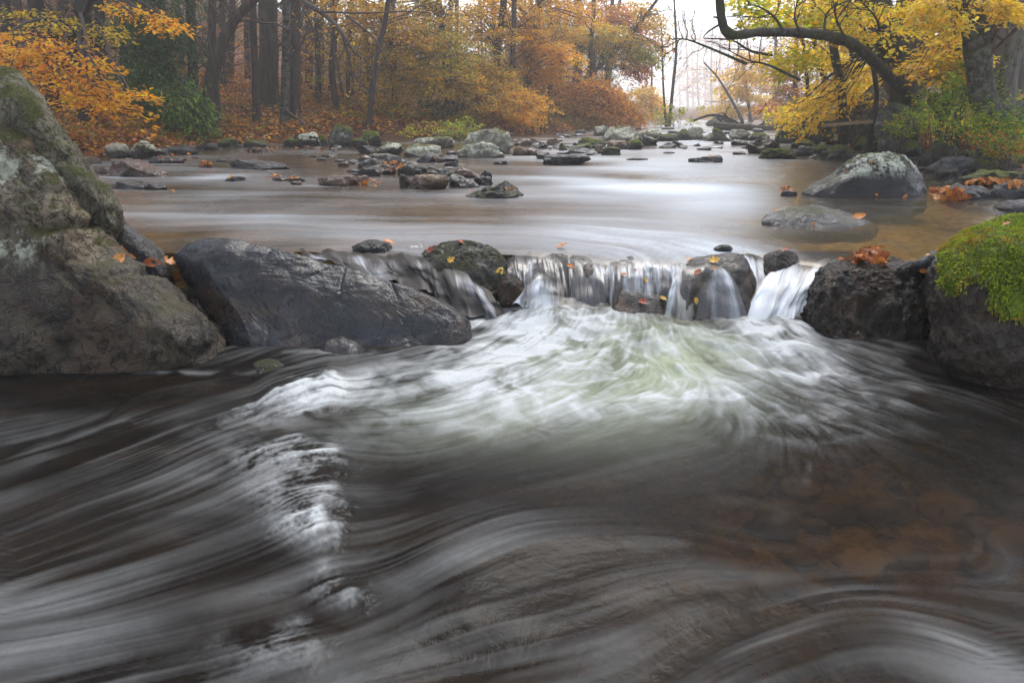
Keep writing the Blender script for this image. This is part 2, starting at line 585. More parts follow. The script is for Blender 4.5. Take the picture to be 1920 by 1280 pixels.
def grid_mesh(name, X, Y, Z, mat, attrs):
    nr, nc = X.shape
    V = np.stack([X, Y, Z], -1).reshape(-1, 3)
    i = np.arange(nr - 1)[:, None] * nc; j = np.arange(nc - 1)[None, :]
    F = np.stack([i + j, i + j + 1, i + nc + j + 1, i + nc + j], -1).reshape(-1, 4)
    return mesh_np(name, V, F, mat, True, {k: v.ravel() for k, v in attrs.items()})

def blob(px, py, cx, cy, rx, ry, rot=0.0, p=2.0):
    c, s_ = cos(radians(rot)), sin(radians(rot))
    u = ((px - cx) * c + (py - cy) * s_) / rx
    v = (-(px - cx) * s_ + (py - cy) * c) / ry
    return np.exp(-(u * u + v * v) ** (p / 2))

def crest(px, py, line, w_up, w_dn, fade=None):
    """distance profile about a polyline: returns (signed distance with the steep side positive, closeness along it)"""
    L = np.array(line, float)
    best = np.full(px.shape, 1e9); sgn = np.zeros(px.shape); par = np.zeros(px.shape)
    for k in range(len(L) - 1):
        a, b = L[k], L[k + 1]
        d = b - a; ll = d @ d
        t = np.clip(((px - a[0]) * d[0] + (py - a[1]) * d[1]) / ll, 0, 1)
        qx, qy = px - (a[0] + t * d[0]), py - (a[1] + t * d[1])
        dist = np.hypot(qx, qy)
        sg = np.sign(d[0] * qy - d[1] * qx)
        m_ = dist < best
        best = np.where(m_, dist, best); sgn = np.where(m_, sg, sgn); par = np.where(m_, (k + t) / (len(L) - 1), par)
    sd_ = best * sgn
    f = np.where(sd_ > 0, np.exp(-(sd_ / w_up) ** 2), np.exp(-(sd_ / w_dn) ** 2))
    return sd_, par, f

# ------------------------------------------------------------------ lower pool
LOW_ARROWS = [
 (60,760,-10,1.5),(60,900,-10,3.5),(60,1050,-10,3),(60,1200,-10,2),(300,820,-10,3.6),(240,950,-10,4),(250,1080,-10,3.5),(250,1230,-10,1.5),
 (470,780,-10,3.8),(470,920,-10,3.4),(480,1050,-10,3.2),(470,1180,-10,3),(560,740,-10,3.4),(600,860,-10,2.5),(600,980,-10,4),(600,1110,-10,4),(600,1240,-10,4),
 (700,700,-10,2.5),(720,790,-10,-1.0),(740,860,-10,0.2),(760,930,-10,1.5),(720,1020,-10,0.5),(760,1120,-10,5.0),(760,1220,-10,2.5),
 (850,690,-10,3.2),(880,780,-10,3.2),(900,870,-10,3.4),(900,960,-10,4.2),(920,1060,-10,4.6),(900,1160,-10,2.2),(900,1260,-10,1.5),
 (980,640,-10,5),(1000,720,-10,3),(1040,800,-10,1.8),(1060,890,-10,2.2),(1060,980,-10,0.3),(1060,1080,-10,1.4),(1060,1180,-10,2.2),
 (1030,590,-4,8),(1120,600,-3,9),(1130,680,-9,5),(1180,760,-10,1.8),(1220,860,-10,2),(1220,980,-9,-1.2),(1220,1090,-10,2.0),(1240,1210,-10,5.5),
 (1230,600,2,9),(1260,680,9,2),(1290,740,-9,2.4),(1330,640,9,3.5),(1380,720,7,-3.5),(1420,800,4,7),(1350,860,-8,3),(1380,1000,-7,-3),(1400,1120,-10,2.5),
 (1450,600,2,10),(1440,660,5,8),(1520,640,9,4),(1530,700,10,3),(1600,680,10,2.5),(1600,760,10,3.4),(1700,720,10,3),(1680,820,9,4),(1800,800,10,3.5),
 (1530,850,3,8),(1500,950,-6,6),(1620,930,8,5),(1780,920,8,6),(1600,1040,-9,1),(1760,1040,-9,-1.5),(1880,1000,8,6),
 (1820,1200,-10,-4.5),(1700,1145,-10,-3),(1610,1112,-10,0),(1500,1140,-10,4),(1400,1190,-10,4.5),(1760,1265,-10,-4),(1910,1250,-10,-5),(1620,1200,-10,1.0),(1500,1250,-10,5),
 (200,720,10,-1),(330,700,-9,1.5),(450,690,-9,3),(560,680,-10,3)]

def build_lower():
    m = water_mat('lower_pool_water', (0.0062, 0.005, 0.004), (0.41, 0.425, 0.425), 0.30, (70, 1), spec=0.10)
    fl = Flow(LOW_ARROWS, 0.0, -3.2, 3.2, 0.2, 3.7, n=(900, 640), sig=135, curl=0.07, curl_scale=1.4)
    s_d = np.linspace(-0.86, 0.86, 760)
    s_l = -np.geomspace(2.6, 0.88, 34); s_r = np.geomspace(0.88, 2.6, 34)
    S = np.concatenate([s_l, s_d, s_r])
    Yr = np.concatenate([np.linspace(0.2, 0.78, 14), np.geomspace(0.8, 3.5, 450)])
    Sg, Yg = np.meshgrid(S, Yr)
    Xg = Sg * Yg
    px, py = proj(np.stack([Xg, Yg, 0 * Xg], -1))
    x, y = Xg.ravel(), Yg.ravel()
    s1, s2, s3 = fl.streaks(x, y, 0.0062, 46, [(1, 0.0022, 1.5), (2, 0.0055, 1.9), (3, 0.016, 2.4)])
    t1, t2 = fl.streaks(x, y, 0.006, 8, [(4, 0.0035, 1.7), (5, 0.012, 2.2)])      # short: turbulence
    sh = Xg.shape
    s1, s2, s3, t1, t2 = [a.reshape(sh) for a in (s1, s2, s3, t1, t2)]
    P = np.stack([x, y, 0 * x], -1)
    big = fbm(P * np.array([1.1, 2.0, 1]), 3, 21).reshape(sh)
    fr = fbm(P * 9, 4, 33).reshape(sh)                                            # frothy
    frf = fbm(P * 46, 4, 37, 0.6, ridged=True).reshape(sh)
    # --- waves
    amp_ = np.clip(0.75 + 0.9 * big, 0.15, 1.6)
    Z = 0.0026 * s3 + amp_ * (0.0004 * s2 + 0.00008 * s1) + 0.012 * big
    calm = np.clip(blob(px, py, 1720, 930, 330, 190, 0, 3) + blob(px, py, 100, 720, 260, 45), 0, 1)
    Z = Z * (1 - 0.72 * calm)
    # standing wave whose breaking side looks upstream, with troughs before it
    lump = 0.55 + 0.75 * sstep(-0.25, 0.35, fbm(np.stack([px.ravel() / 95, py.ravel() / 62, 0 * x], -1), 2, 61).reshape(sh))
    c1 = [(640, 1180), (660, 1105), (628, 1040), (622, 985), (612, 930), (636, 880), (590, 838), (560, 770)]
    sd_, par, f = crest(px, py, c1, 70, 170)
    env = sstep(0.0, 0.15, par) * sstep(1.0, 0.85, par)
    ridge1 = f * env * lump
    Z = Z + 0.006 * f * env - 0.016 * blob(px, py, 735, 1040, 95, 110) - 0.013 * blob(px, py, 730, 900, 110, 70)
    Z = Z + 0.016 * blob(px, py, 800, 1015, 110, 60, -25) + 0.014 * blob(px, py, 860, 1120, 170, 60, -22) - 0.014 * blob(px, py, 880, 1230, 170, 60) + 0.007 * blob(px, py, 1620, 1150, 260, 80, 12)
    sd2, par2, f2 = crest(px, py, [(470, 745), (560, 735), (650, 728)], 34, 60)
    Z = Z + 0.022 * f2 * sstep(0, .3, par2) * sstep(1.0, .8, par2)
    sd3, par3, f3 = crest(px, py, [(1960, 1262), (1780, 1178), (1600, 1105), (1450, 1150), (1250, 1240)], 60, 36)
    # the boil under the fall
    boil = np.clip(blob(px, py, 1170, 650, 210, 70, 0, 3) + blob(px, py, 1000, 600, 80, 40) + blob(px, py, 1450, 600, 90, 60), 0, 1.2)
    Z = Z + boil * (0.03 + 0.005 * t2 + 0.012 * fr) + 0.03 * blob(px, py, 1150, 610, 150, 34) + 0.03 * blob(px, py, 1010, 580, 70, 30)
    Z = Z + 0.03 * blob(px, py, 1520, 668, 62, 14, 10) + 0.022 * blob(px, py, 1360, 660, 70, 14, 8) + 0.02 * blob(px, py, 1440, 728, 80, 15, 15)
    turb = np.clip(blob(px, py, 1330, 690, 340, 110, 0, 3) + 0.6 * blob(px, py, 1530, 780, 160, 90), 0, 1)
    Z = Z + turb * (0.0035 * t2 + 0.0022 * t1)
    # --- foam
    wq = np.stack([fbm(P * 4.5, 3, 101), fbm(P * 4.5 + 31, 3, 102), 0 * x], -1) * 0.10
    puff = fbm((P + wq) * np.array([7.5, 9, 1]), 5, 103, 0.58).reshape(sh)
    puff0 = np.clip(puff, -.5, 1)
    patch = np.clip(0.72 + 0.75 * fbm(P * np.array([2.2, 4.2, 1]), 3, 91).reshape(sh), 0.1, 1.4)
    comb = np.clip(0.85 + 0.9 * fbm(P * np.array([1.6, 3.0, 1]) + 7, 3, 95).reshape(sh), 0.0, 1.5)
    fo = patch * np.clip(0.050 + comb * (0.030 * s2 + 0.031 * s1) + 0.050 * s3 + 0.03 * puff0, 0, 1)
    fo = fo * (1 - 0.9 * blob(px, py, 60, 715, 420, 62, 0, 4)) * (1 - 0.85 * blob(px, py, 1780, 880, 430, 175, 0, 4))
    fo = fo * (1 - 0.75 * blob(px, py, 1300, 960, 330, 90, 0, 3)) * (1 - 0.4 * blob(px, py, 900, 860, 200, 60))
    core = 0.64 * blob(px, py, 1040, 600, 150, 55, -8, 3) + 0.66 * blob(px, py, 1090, 685, 220, 70, -4, 2.4) + 0.8 * blob(px, py, 1450, 605, 90, 52, 0, 2.6) \
        + 0.5 * blob(px, py, 900, 700, 240, 52, -14, 2) + 0.62 * blob(px, py, 620, 745, 110, 22, -22, 2) + 0.4 * blob(px, py, 1230, 745, 180, 26, -6, 2) \
        + 0.4 * blob(px, py, 1500, 690, 110, 40, 15) + 0.3 * blob(px, py, 1000, 770, 260, 45, -6) + 0.35 * blob(px, py, 880, 620, 60, 26, -30)
    mod = 0.74 + 0.10 * s2 + 0.09 * s1 + 0.06 * s3 + 0.07 * t1 + 0.8 * puff
    fo = fo + core * np.clip(mod, 0.05, 1.5)
    fo = fo + 0.14 * turb * np.clip(0.4 + t1 * 0.7 + 0.5 * t2, 0, 3) * (1 - 0.5 * np.clip(core, 0, 1))
    fo = fo + 0.38 * turb * np.clip(puff - 0.10, 0, 1)
    # foam on the breaking crest, thick on the upstream lip
    jx = 26 * fr + 10 * frf; jy = 20 * puff
    for (cx_, cy_, rl, rr_, ry_, rot_, w_) in ((612, 872, 105, 30, 34, 14, 1.0), (520, 862, 90, 50, 26, -18, .5), (600, 962, 95, 24, 50, 18, 1.1), (612, 1010, 70, 20, 30, 10, .6), (656, 1112, 55, 24, 32, 20, .8), (560, 1216, 130, 40, 36, -14, .6), (630, 742, 110, 22, 16, -18, .9), (540, 752, 120, 60, 14, -20, .6)):
        c_, s__ = cos(radians(rot_)), sin(radians(rot_))
        u_ = (px + jx - cx_) * c_ + (py + jy - cy_) * s__; v_ = -(px + jx - cx_) * s__ + (py + jy - cy_) * c_
        g_ = np.where(u_ > 0, np.exp(-(u_ / rr_) ** 4), np.exp(-(u_ / rl) ** 2)) * np.exp(-np.abs(v_ / ry_) ** 2.4)
        fo = fo + w_ * g_ * np.clip(0.25 + 0.24 * frf + 0.6 * puff + 0.10 * s1 + 0.07 * s2 + 0.05 * t1, 0, 0.8)
        Z = Z + 0.016 * w_ * np.where(u_ > 0, np.exp(-(u_ / (rr_ * 1.5)) ** 2), np.exp(-(u_ / rl) ** 2)) * np.exp(-np.abs(v_ / (ry_ * 1.2)) ** 2) + 0.003 * w_ * g_ * puff
    fo = fo + 0.13 * blob(px, py, 1780, 1185, 190, 30, 24) * np.clip(0.6 + 0.4 * s2 + 0.3 * s1, 0, 1.5) + 0.16 * blob(px, py, 1480, 1150, 170, 34, -22) * np.clip(0.6 + 0.4 * s2 + 0.3 * s1, 0, 1.5) + 0.16 * blob(px, py, 1900, 1290, 190, 45, 20)
    # scattered short glints of foam on the quiet brown side
    sp = sstep(2.1, 3.0, t1) * np.clip(blob(px, py, 1640, 820, 330, 200, 0, 3), 0, 1)
    fo = fo + 0.10 * sp + 0.1 * sstep(1.7, 2.6, t2) * blob(px, py, 1380, 1010, 260, 90)
    # thin rim of foam along the boulders
    rim = blob(px, py, 220, 698, 250, 4) * sstep(-.3, .5, fr) * 0.35 + blob(px, py, 620, 662, 90, 6) * 0.3 * sstep(-.2, .4, fr)
    fo = np.clip(fo + rim, 0, 1)
    green = np.clip(0.85 * blob(px, py, 1190, 680, 230, 78, 0, 3) + 0.45 * blob(px, py, 1080, 780, 330, 60), 0, 1) * np.clip(0.75 + 0.15 * s3, 0, 1)
    fo = np.clip(fo - 0.42 * blob(px, py, 1200, 685, 130, 58, 0, 3) * np.clip(0.9 + 0.35 * s2 - 0.3 * t1, 0, 1.6), 0, 1)
    clear = np.clip(0.56 * blob(px, py, 1710, 900, 410, 200, 0, 3) + 0.4 * blob(px, py, 1250, 1000, 320, 150) + 0.35 * blob(px, py, 250, 720, 220, 40) + 0.12, 0, 0.9)
    me = grid_mesh('lower_pool_water', Xg, Yg, Z, m, {'foam': fo, 'clear': clear, 'aerated': green})
    tag(link('lower_pool_water', me), kind='structure')
build_lower()

# ------------------------------------------------------------------ upper pool
LIP = np.array([(-900, 475), (330, 475), (450, 474), (530, 479), (560, 472), (640, 473), (720, 477), (790, 484), (960, 478), (1060, 476), (1130, 484), (1200, 490), (1280, 484), (1330, 478), (1400, 470), (1500, 484), (1560, 492), (1620, 510), (1700, 515), (1800, 515), (2900, 515)], float)
UP_ARROWS = [(x_, y_, 10, 0) for x_ in range(100, 1900, 200) for y_ in (270, 300, 340, 380, 420)] + [(700, 440, 10, .15), (1100, 450, 8, 1.5), (1250, 455, 5, 4), (1330, 450, 8, 2), (1420, 455, 6, 2.0), (1650, 460, -10, 0.3), (700, 466, 10, 1.0), (500, 455, 10, 0), (930, 455, 10, 1)]

def build_upper():
    m = water_mat('upper_pool_water', (0.05, 0.034, 0.019), (0.50, 0.55, 0.60), 0.2, (26, 1), (0.88, 0.74, 0.44))  # foam tone is silver blue, so it also carries the painted sky reflection
    fl = Flow(UP_ARROWS, Z_UP, -14, 18, 2.8, 40, n=(640, 744), sig=110, curl=0.12, curl_scale=1.1, seed=8)
    lp = at_z(LIP[:, 0], LIP[:, 1], Z_UP)
    ls, ly = lp[:, 0] / lp[:, 1], lp[:, 1]
    S = np.concatenate([-np.geomspace(2.4, 0.9, 20), np.linspace(-0.88, 0.88, 420), np.geomspace(0.9, 2.0, 16)])
    yl = np.interp(S, ls, ly)
    T = np.linspace(0, 1, 260)
    Yg = yl[None, :] * (46.0 / yl[None, :]) ** (T[:, None] ** 1.12)
    Xg = S[None, :] * Yg
    px, py = proj(np.stack([Xg, Yg, np.full_like(Xg, Z_UP)], -1))
    x, y = Xg.ravel(), Yg.ravel()
    sh = Xg.shape
    lay = fl.streaks(x, y, 0.035, 30, [(1, 0.02, 0.9), (2, 0.06, 1.2), (3, 0.2, 1.6)])
    s1, s2, s3 = [a.reshape(sh) for a in lay]
    P = np.stack([x, y, 0 * x], -1)
    big = fbm(P * 0.5, 3, 41).reshape(sh)
    near = sstep(30, 5, Yg)
    Z = Z_UP + (0.003 * s2 + 0.006 * s3 + 0.0008 * s1) * (0.4 + 0.6 * near)
    # draws down towards the lip
    dl = Yg - yl[None, :]
    drop = np.exp(-np.maximum(dl, 0) / 0.07)
    over = np.clip(blob(px, py, 1200, 480, 200, 60, 0, 4) + blob(px, py, 1500, 480, 80, 40, 0, 4) + blob(px, py, 720, 480, 110, 40, 0, 4), 0, 1)
    Z = Z - 0.035 * drop * over
    Z = Z + 0.012 * blob(px, py, 1080, 362, 70, 8) + 0.012 * blob(px, py, 560, 378, 130, 8) + 0.014 * blob(px, py, 470, 432, 120, 12) + 0.01 * blob(px, py, 330, 335, 60, 4)
    right = sstep(1380, 1560, px) * sstep(300, 330, py)
    amberz = np.clip(right + 0.55 * blob(px, py, 850, 370, 330, 40) + 0.5 * blob(px, py, 950, 330, 130, 16) + 0.35 * blob(px, py, 1150, 455, 200, 16) + 0.5 * blob(px, py, 300, 350, 200, 12), 0, 1)
    fo = np.clip(0.045 + 0.03 * s2 + 0.055 * s3 + 0.012 * s1 + 0.10 * big, 0, 1) * (0.5 + 0.6 * near) + 0.36 * blob(px, py, 1200, 360, 290, 95, 0, 3) * np.clip(0.85 + 1.0 * big + 0.2 * s3, 0, 1.6)  # streaks, plus a mid-pool blob that paints the bright sky reflection as foam
    fo = fo + 0.14 * np.clip(blob(px, py, 560, 420, 330, 55, 0, 3) * (0.5 + 0.6 * s3 + 0.15 * s2 + 1.2 * big), 0, 2)
    fo = fo + 0.07 * np.clip(blob(px, py, 500, 378, 260, 14) * (0.8 + 0.4 * s2 + big), 0, 2)
    fo = fo + 0.42 * blob(px, py, 1230, 455, 150, 26, 8) * np.clip(0.8 + 0.35 * s2 + .3 * s1, 0, 1.6) + 0.4 * blob(px, py, 1350, 466, 80, 12, 6)
    fo = fo + 0.22 * blob(px, py, 1200, 350, 260, 40, 0, 3) * np.clip(0.8 + 0.5 * s3, 0, 2)  # strengthens the sky reflection painted into the foam mid pool
    fo = fo + 0.35 * sstep(285, 262, py) * sstep(235, 250, py) * blob(px, py, 1290, 270, 150, 30) * np.clip(0.8 + 0.7 * s2, 0, 2)
    fo = fo + 0.45 * blob(px, py, 400, 333, 60, 5, -3) + 0.5 * blob(px, py, 230, 333, 34, 2.2) + 0.3 * blob(px, py, 600, 349, 40, 2)
    fo = fo + 0.3 * over * np.exp(-np.maximum(dl, 0) / 0.12) * np.clip(0.7 + 0.5 * s1, 0, 2)
    fo = np.clip(fo * (1 - 0.8 * right), 0, 1)
    clear = np.clip(0.10 + 0.85 * amberz, 0, 0.95)
    me = grid_mesh('upper_pool_water', Xg, Yg, Z, m, {'foam': fo, 'clear': clear, 'aerated': 0 * fo})  # foam here holds the painted sky band too
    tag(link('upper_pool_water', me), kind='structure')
build_upper()

# ------------------------------------------------------------------ waterfall sheets
def fall_mat(name='falling_water', body=None):
    m, nt = mat_new(name)
    g = NT(nt)
    uv = g.n('ShaderNodeUVMap', uv_map='uv').outputs[0]
    den = g.attr('foam').outputs['Fac']
    w1 = g.noise(g.mapping(uv, (36, 1.0, 1)), 1.0, 3, 0.55, 0.25)
    w2 = g.noise(g.mapping(uv, (120, 1.5, 1), (3, 0, 0)), 1.0, 3, 0.6, 0.2)
    w3 = g.noise(g.mapping(uv, (10, 0.6, 1), (7, 2, 0)), 1.0, 2, 0.5, 0.2)
    st = g.math('ADD', g.math('ADD', g.math('MULTIPLY', w1, 0.75), g.math('MULTIPLY', w2, 0.3)), g.math('MULTIPLY', w3, 1.2))
    a = g.math('SUBTRACT', st, g.math('SUBTRACT', 1.62, den))
    al = g.math('ADD', g.math('MULTIPLY', g.ramp(a, -0.06, 0.55), 0.84), g.math('MULTIPLY', den, 0.06), clamp=True)
    b = g.n('ShaderNodeBsdfPrincipled')
    b.inputs['Base Color'].default_value = (0.66, 0.69, 0.73, 1)
    b.inputs['Roughness'].default_value = 0.55
    b.inputs['IOR'].default_value = 1.33
    bp = g.n('ShaderNodeBump'); bp.inputs['Strength'].default_value = 0.15; bp.inputs['Distance'].default_value = 0.008
    g.l(st, bp.inputs['Height']); g.l(bp.outputs[0], b.inputs['Normal'])
    tr = g.n('ShaderNodeBsdfTransparent'); tr.inputs[0].default_value = (0.86, 0.82, 0.76, 1)
    gl = g.n('ShaderNodeBsdfGlossy'); gl.inputs['Roughness'].default_value = 0.4; g.l(bp.outputs[0], gl.inputs['Normal'])
    w = g.n('ShaderNodeMixShader'); w.inputs[0].default_value = 0.07
    g.l(tr.outputs[0], w.inputs[1]); g.l(gl.outputs[0], w.inputs[2])
    if body:
        w = g.n('ShaderNodeBsdfPrincipled'); w.inputs['Base Color'].default_value = (*body, 1); w.inputs['Roughness'].default_value = 0.5
        w.inputs['IOR'].default_value = 1.33; w.inputs['Specular IOR Level'].default_value = 0.2; g.l(bp.outputs[0], w.inputs['Normal'])
    mx = g.n('ShaderNodeMixShader')
    g.l(al, mx.inputs[0]); g.l(w.outputs[0], mx.inputs[1]); g.l(b.outputs[0], mx.inputs[2])
    g.out(mx.outputs[0])
    return m
M_FALL = fall_mat()
M_SLIDE = fall_mat('sliding_water', (0.022, 0.016, 0.011))

def sheet(name, top, bot, dens, nu=90, nv=40, py=0.75, pz=1.7, bulge=0.0, across=None, mat=None):
    """falling water lofted between an upper and a lower edge, each given as (px, py, distance)"""
    def edge(e):
        e = np.array(e, float)
        return spline(at_y(e[:, 0], e[:, 1], e[:, 2]), nu)
    A, B = edge(top), edge(bot)
    uu = np.linspace(0, 1, nu) * np.linalg.norm(A[-1] - A[0])
    sdn = len(name) * 3.7
    j1 = fbm(np.stack([uu * 9, 0 * uu + sdn, 0 * uu], -1), 3, 201); j2 = fbm(np.stack([uu * 7, 0 * uu + sdn + 9, 0 * uu], -1), 3, 202)
    A = A + np.stack([0 * uu, 0.03 * j1, 0.016 * j1], -1); B = B + np.stack([0.04 * j2, 0.05 * j2, 0.03 * j2], -1)
    v = np.linspace(0, 1, nv)[:, None, None]
    XY = A[None] + (B - A)[None] * v ** py
    Zc = A[None, :, 2] + (B - A)[None, :, 2] * v[..., 0] ** pz
    G = XY.copy(); G[..., 2] = Zc
    G[..., 1] -= bulge * np.sin(np.pi * np.linspace(0, 1, nu))[None] * v[..., 0]
    wid = np.linalg.norm(np.diff(A, axis=0), axis=1).sum()
    U, Vv = np.meshgrid(np.linspace(0, across or wid, nu), np.linspace(0, 1, nv))
    rip = fbm(np.stack([U.ravel() * 26, Vv.ravel() * 0.9, 0 * U.ravel()], -1), 3, 71).reshape(U.shape)
    G[..., 1] -= 0.022 * rip * sstep(0, 0.3, Vv) + 0.045 * sstep(0.05, 0.5, Vv) * fbm(np.stack([U.ravel() * 7, Vv.ravel() * 1.5, 0 * U.ravel() + sdn], -1), 3, 203).reshape(U.shape)
    d = np.interp(np.linspace(0, 1, nu), [q[0] for q in dens], [q[1] for q in dens])[None] * np.ones_like(U)
    d2 = np.interp(np.linspace(0, 1, nu), [q[0] for q in dens], [q[2] for q in dens])[None] * np.ones_like(U)
    dd = d * (1 - Vv) + d2 * Vv
    edgef = sstep(0, 0.05, np.linspace(0, 1, nu)) * sstep(1, 0.95, np.linspace(0, 1, nu))
    dd = dd * (0.35 + 0.65 * edgef[None]) * (0.55 + 0.45 * sstep(0.0, 0.3, Vv)) - 0.04
    nr, nc = U.shape
    i = np.arange(nr - 1)[:, None] * nc; j = np.arange(nc - 1)[None, :]
    F = np.stack([i + j, i + j + 1, i + nc + j + 1, i + nc + j], -1).reshape(-1, 4)
    me = mesh_np(name, G.reshape(-1, 3), F, mat or M_FALL, True, {'foam': dd.ravel()}, uv=np.stack([U.ravel(), Vv.ravel()], -1))
    return tag(link(name, me), kind='structure')

def build_falls():
    # the smooth slide over the shoulder of the grey slab
    sheet('water_slide', [(560, 468, 3.44), (640, 470, 3.42), (720, 474, 3.38), (790, 482, 3.30), (850, 498, 3.22), (905, 535, 3.12)],
          [(590, 491, 3.24), (670, 510, 3.15), (745, 534, 3.09), (810, 562, 3.02), (868, 596, 2.92), (948, 608, 2.88)],
          [(0, .55, .50), (.5, .58, .55), (.8, .66, .62), (1, .8, .9)], 110, 46, 0.85, 1.3, 0.0, 0.55, M_SLIDE)
    # little fall between the wet rock and the mossy rock
    sheet('water_trickle', [(722, 462, 3.52), (750, 464, 3.5), (790, 462, 3.5)], [(735, 486, 3.38), (770, 490, 3.36), (800, 480, 3.4)], [(0, .7, .8), (1, .7, .75)], 30, 16)
    # main curtain
    sheet('main_curtain', [(948, 474, 3.40), (1000, 474, 3.38), (1060, 477, 3.36), (1130, 483, 3.28), (1200, 490, 3.2), (1260, 486, 3.2), (1320, 482, 3.22)],
          [(955, 560, 3.04), (1010, 566, 3.02), (1075, 582, 2.98), (1140, 590, 2.94), (1200, 588, 2.94), (1265, 592, 2.92), (1310, 612, 2.9)],
          [(0, .45, .5), (.1, .58, .58), (.22, .40, .42), (.3, .34, .15), (.34, .80, .48), (.42, .66, .66), (.5, .95, .50), (.58, .86, .34), (.64, .90, .5), (.7, .70, .34), (.78, .85, .42), (.84, .90, .7), (.9, .80, .75), (1, .6, .55)], 240, 60, 0.62, 1.8, 0.02)
    # sheets that break over the brown dome
    sheet('dome_curtain', [(1262, 508, 3.0), (1290, 500, 2.98), (1325, 498, 2.98), (1352, 505, 3.0)],
          [(1240, 600, 2.84), (1275, 608, 2.80), (1310, 604, 2.80), (1405, 602, 2.82)], [(0, .8, .7), (.22, .55, .4), (.4, .15, .05), (.66, .15, .05), (.78, .8, .5), (1, .85, .9)], 80, 40)
    # the wide chute on the far side of the dome
    sheet('water_chute', [(1392, 470, 3.42), (1415, 472, 3.42), (1440, 474, 3.4)], [(1400, 560, 3.02), (1425, 575, 3.0), (1460, 580, 2.98)], [(0, .75, .95), (1, .75, 1.0)], 50, 40)
    sheet('water_fan', [(1492, 474, 3.36), (1520, 482, 3.3), (1565, 490, 3.24)], [(1390, 590, 2.94), (1450, 592, 2.9), (1515, 578, 2.92)], [(0, .74, .95), (.5, .72, 1.05), (1, .66, .9)], 90, 50, 0.6, 1.5, 0.05)
    sheet('plume', [(978, 548, 3.06), (1000, 518, 3.06), (1022, 512, 3.06), (1052, 540, 3.06)], [(960, 566, 2.98), (1010, 572, 2.94), (1060, 568, 2.98)], [(0, .5, .8), (.5, .62, .9), (1, .45, .8)], 40, 20, 0.6, 1.6, 0.03)
build_falls()
# ------------------------------------------------------------------ stone materials
MR = {}
def _mr(k, *a, **kw): MR[k] = rock_mat('stone_' + k, *a, **kw)
_mr('big_left', (0.17, 0.135, 0.085), (0.045, 0.037, 0.024), 0.75, 9, lichen=0.42, lichen_col=(0.38, 0.385, 0.30), lich_scale=7, moss=0.34, moss_col=(0.08, 0.078, 0.018), wet=0.36, bump=0.9, stain=(0.15, 0.085, 0.045))
_mr('ridge', (0.13, 0.115, 0.075), (0.055, 0.05, 0.03), 0.8, 8, lichen=0.3, lichen_col=(0.30, 0.30, 0.2), lich_scale=8, moss=0.5, moss_col=(0.07, 0.075, 0.016), wet=0.2, bump=0.8)
_mr('slab', (0.025, 0.025, 0.027), (0.010, 0.010, 0.011), 0.27, 6, bump=0.34, spec=0.42, stain=(0.055, 0.036, 0.024), coat=0.3)
_mr('black_wet', (0.011, 0.0085, 0.006), (0.024, 0.018, 0.011), 0.34, 9, bump=1.0, moss=0.12, moss_col=(0.03, 0.028, 0.01), stain=(0.05, 0.025, 0.01), coat=0.12, spec=0.4)
_mr('moss_dark', (0.016, 0.014, 0.010), (0.034, 0.030, 0.021), 0.42, 12, moss=0.42, moss_col=(0.042, 0.042, 0.012), bump=0.9, coat=0.25)
_mr('big_right', (0.14, 0.105, 0.072), (0.040, 0.030, 0.021), 0.75, 10, lichen=0.12, wet=0.36, bump=0.9, stain=(0.11, 0.08, 0.05))  # wet band set high: paints shade at the foot along with the damp
_mr('ledge', (0.022, 0.014, 0.008), (0.010, 0.007, 0.005), 0.42, 8, bump=0.6, stain=(0.07, 0.032, 0.012), coat=0.3)
_mr('lichen_boulder', (0.026, 0.025, 0.025), (0.013, 0.012, 0.012), 0.45, 6, lichen=0.92, lichen_col=(0.44, 0.45, 0.36), lich_scale=9, moss=0.34, moss_col=(0.07, 0.075, 0.012), wet=Z_UP + 0.16, bump=0.6)
_mr('low_grey', (0.12, 0.115, 0.115), (0.030, 0.028, 0.026), 0.36, 6, bump=0.5, moss=0.2, moss_col=(0.05, 0.05, 0.014), wet=Z_UP + 0.05, coat=0.2)
_mr('grey', (0.065, 0.065, 0.07), (0.026, 0.025, 0.025), 0.45, 5, bump=0.6, wet=Z_UP + 0.05)
_mr('dark', (0.018, 0.017, 0.017), (0.040, 0.037, 0.034), 0.38, 6, bump=0.7, wet=Z_UP + 0.02)
_mr('pale', (0.30, 0.285, 0.22), (0.16, 0.15, 0.115), 0.7, 4, lichen=1.0, lichen_col=(0.56, 0.56, 0.44), lich_scale=5, moss=0.25, moss_col=(0.11, 0.11, 0.03), wet=Z_UP + 0.07, bump=0.6)
_mr('pale_top', (0.07, 0.058, 0.04), (0.032, 0.027, 0.02), 0.6, 5, lichen=1.0, lichen_col=(0.6, 0.59, 0.45), lich_scale=5, moss=0.15, wet=Z_UP + 0.1, bump=0.6)
_mr('brown', (0.085, 0.040, 0.022), (0.036, 0.018, 0.011), 0.30, 5, bump=0.5, wet=Z_UP + 0.0, stain=(0.15, 0.085, 0.06), coat=0.3)
_mr('tan', (0.24, 0.165, 0.10), (0.12, 0.08, 0.05), 0.65, 5, bump=0.7, wet=Z_UP + 0.08, stain=(0.3, 0.2, 0.12))
_mr('mossy', (0.045, 0.041, 0.03), (0.02, 0.018, 0.014), 0.6, 5, moss=0.9, moss_col=(0.16, 0.19, 0.02), wet=Z_UP + 0.1, bump=0.8, lichen=0.1)
_mr('mossy_grey', (0.09, 0.085, 0.07), (0.05, 0.047, 0.04), 0.65, 5, moss=0.6, moss_col=(0.12, 0.135, 0.022), lichen=0.4, lichen_col=(0.36, 0.38, 0.31), lich_scale=6, wet=Z_UP + 0.08, bump=0.8)
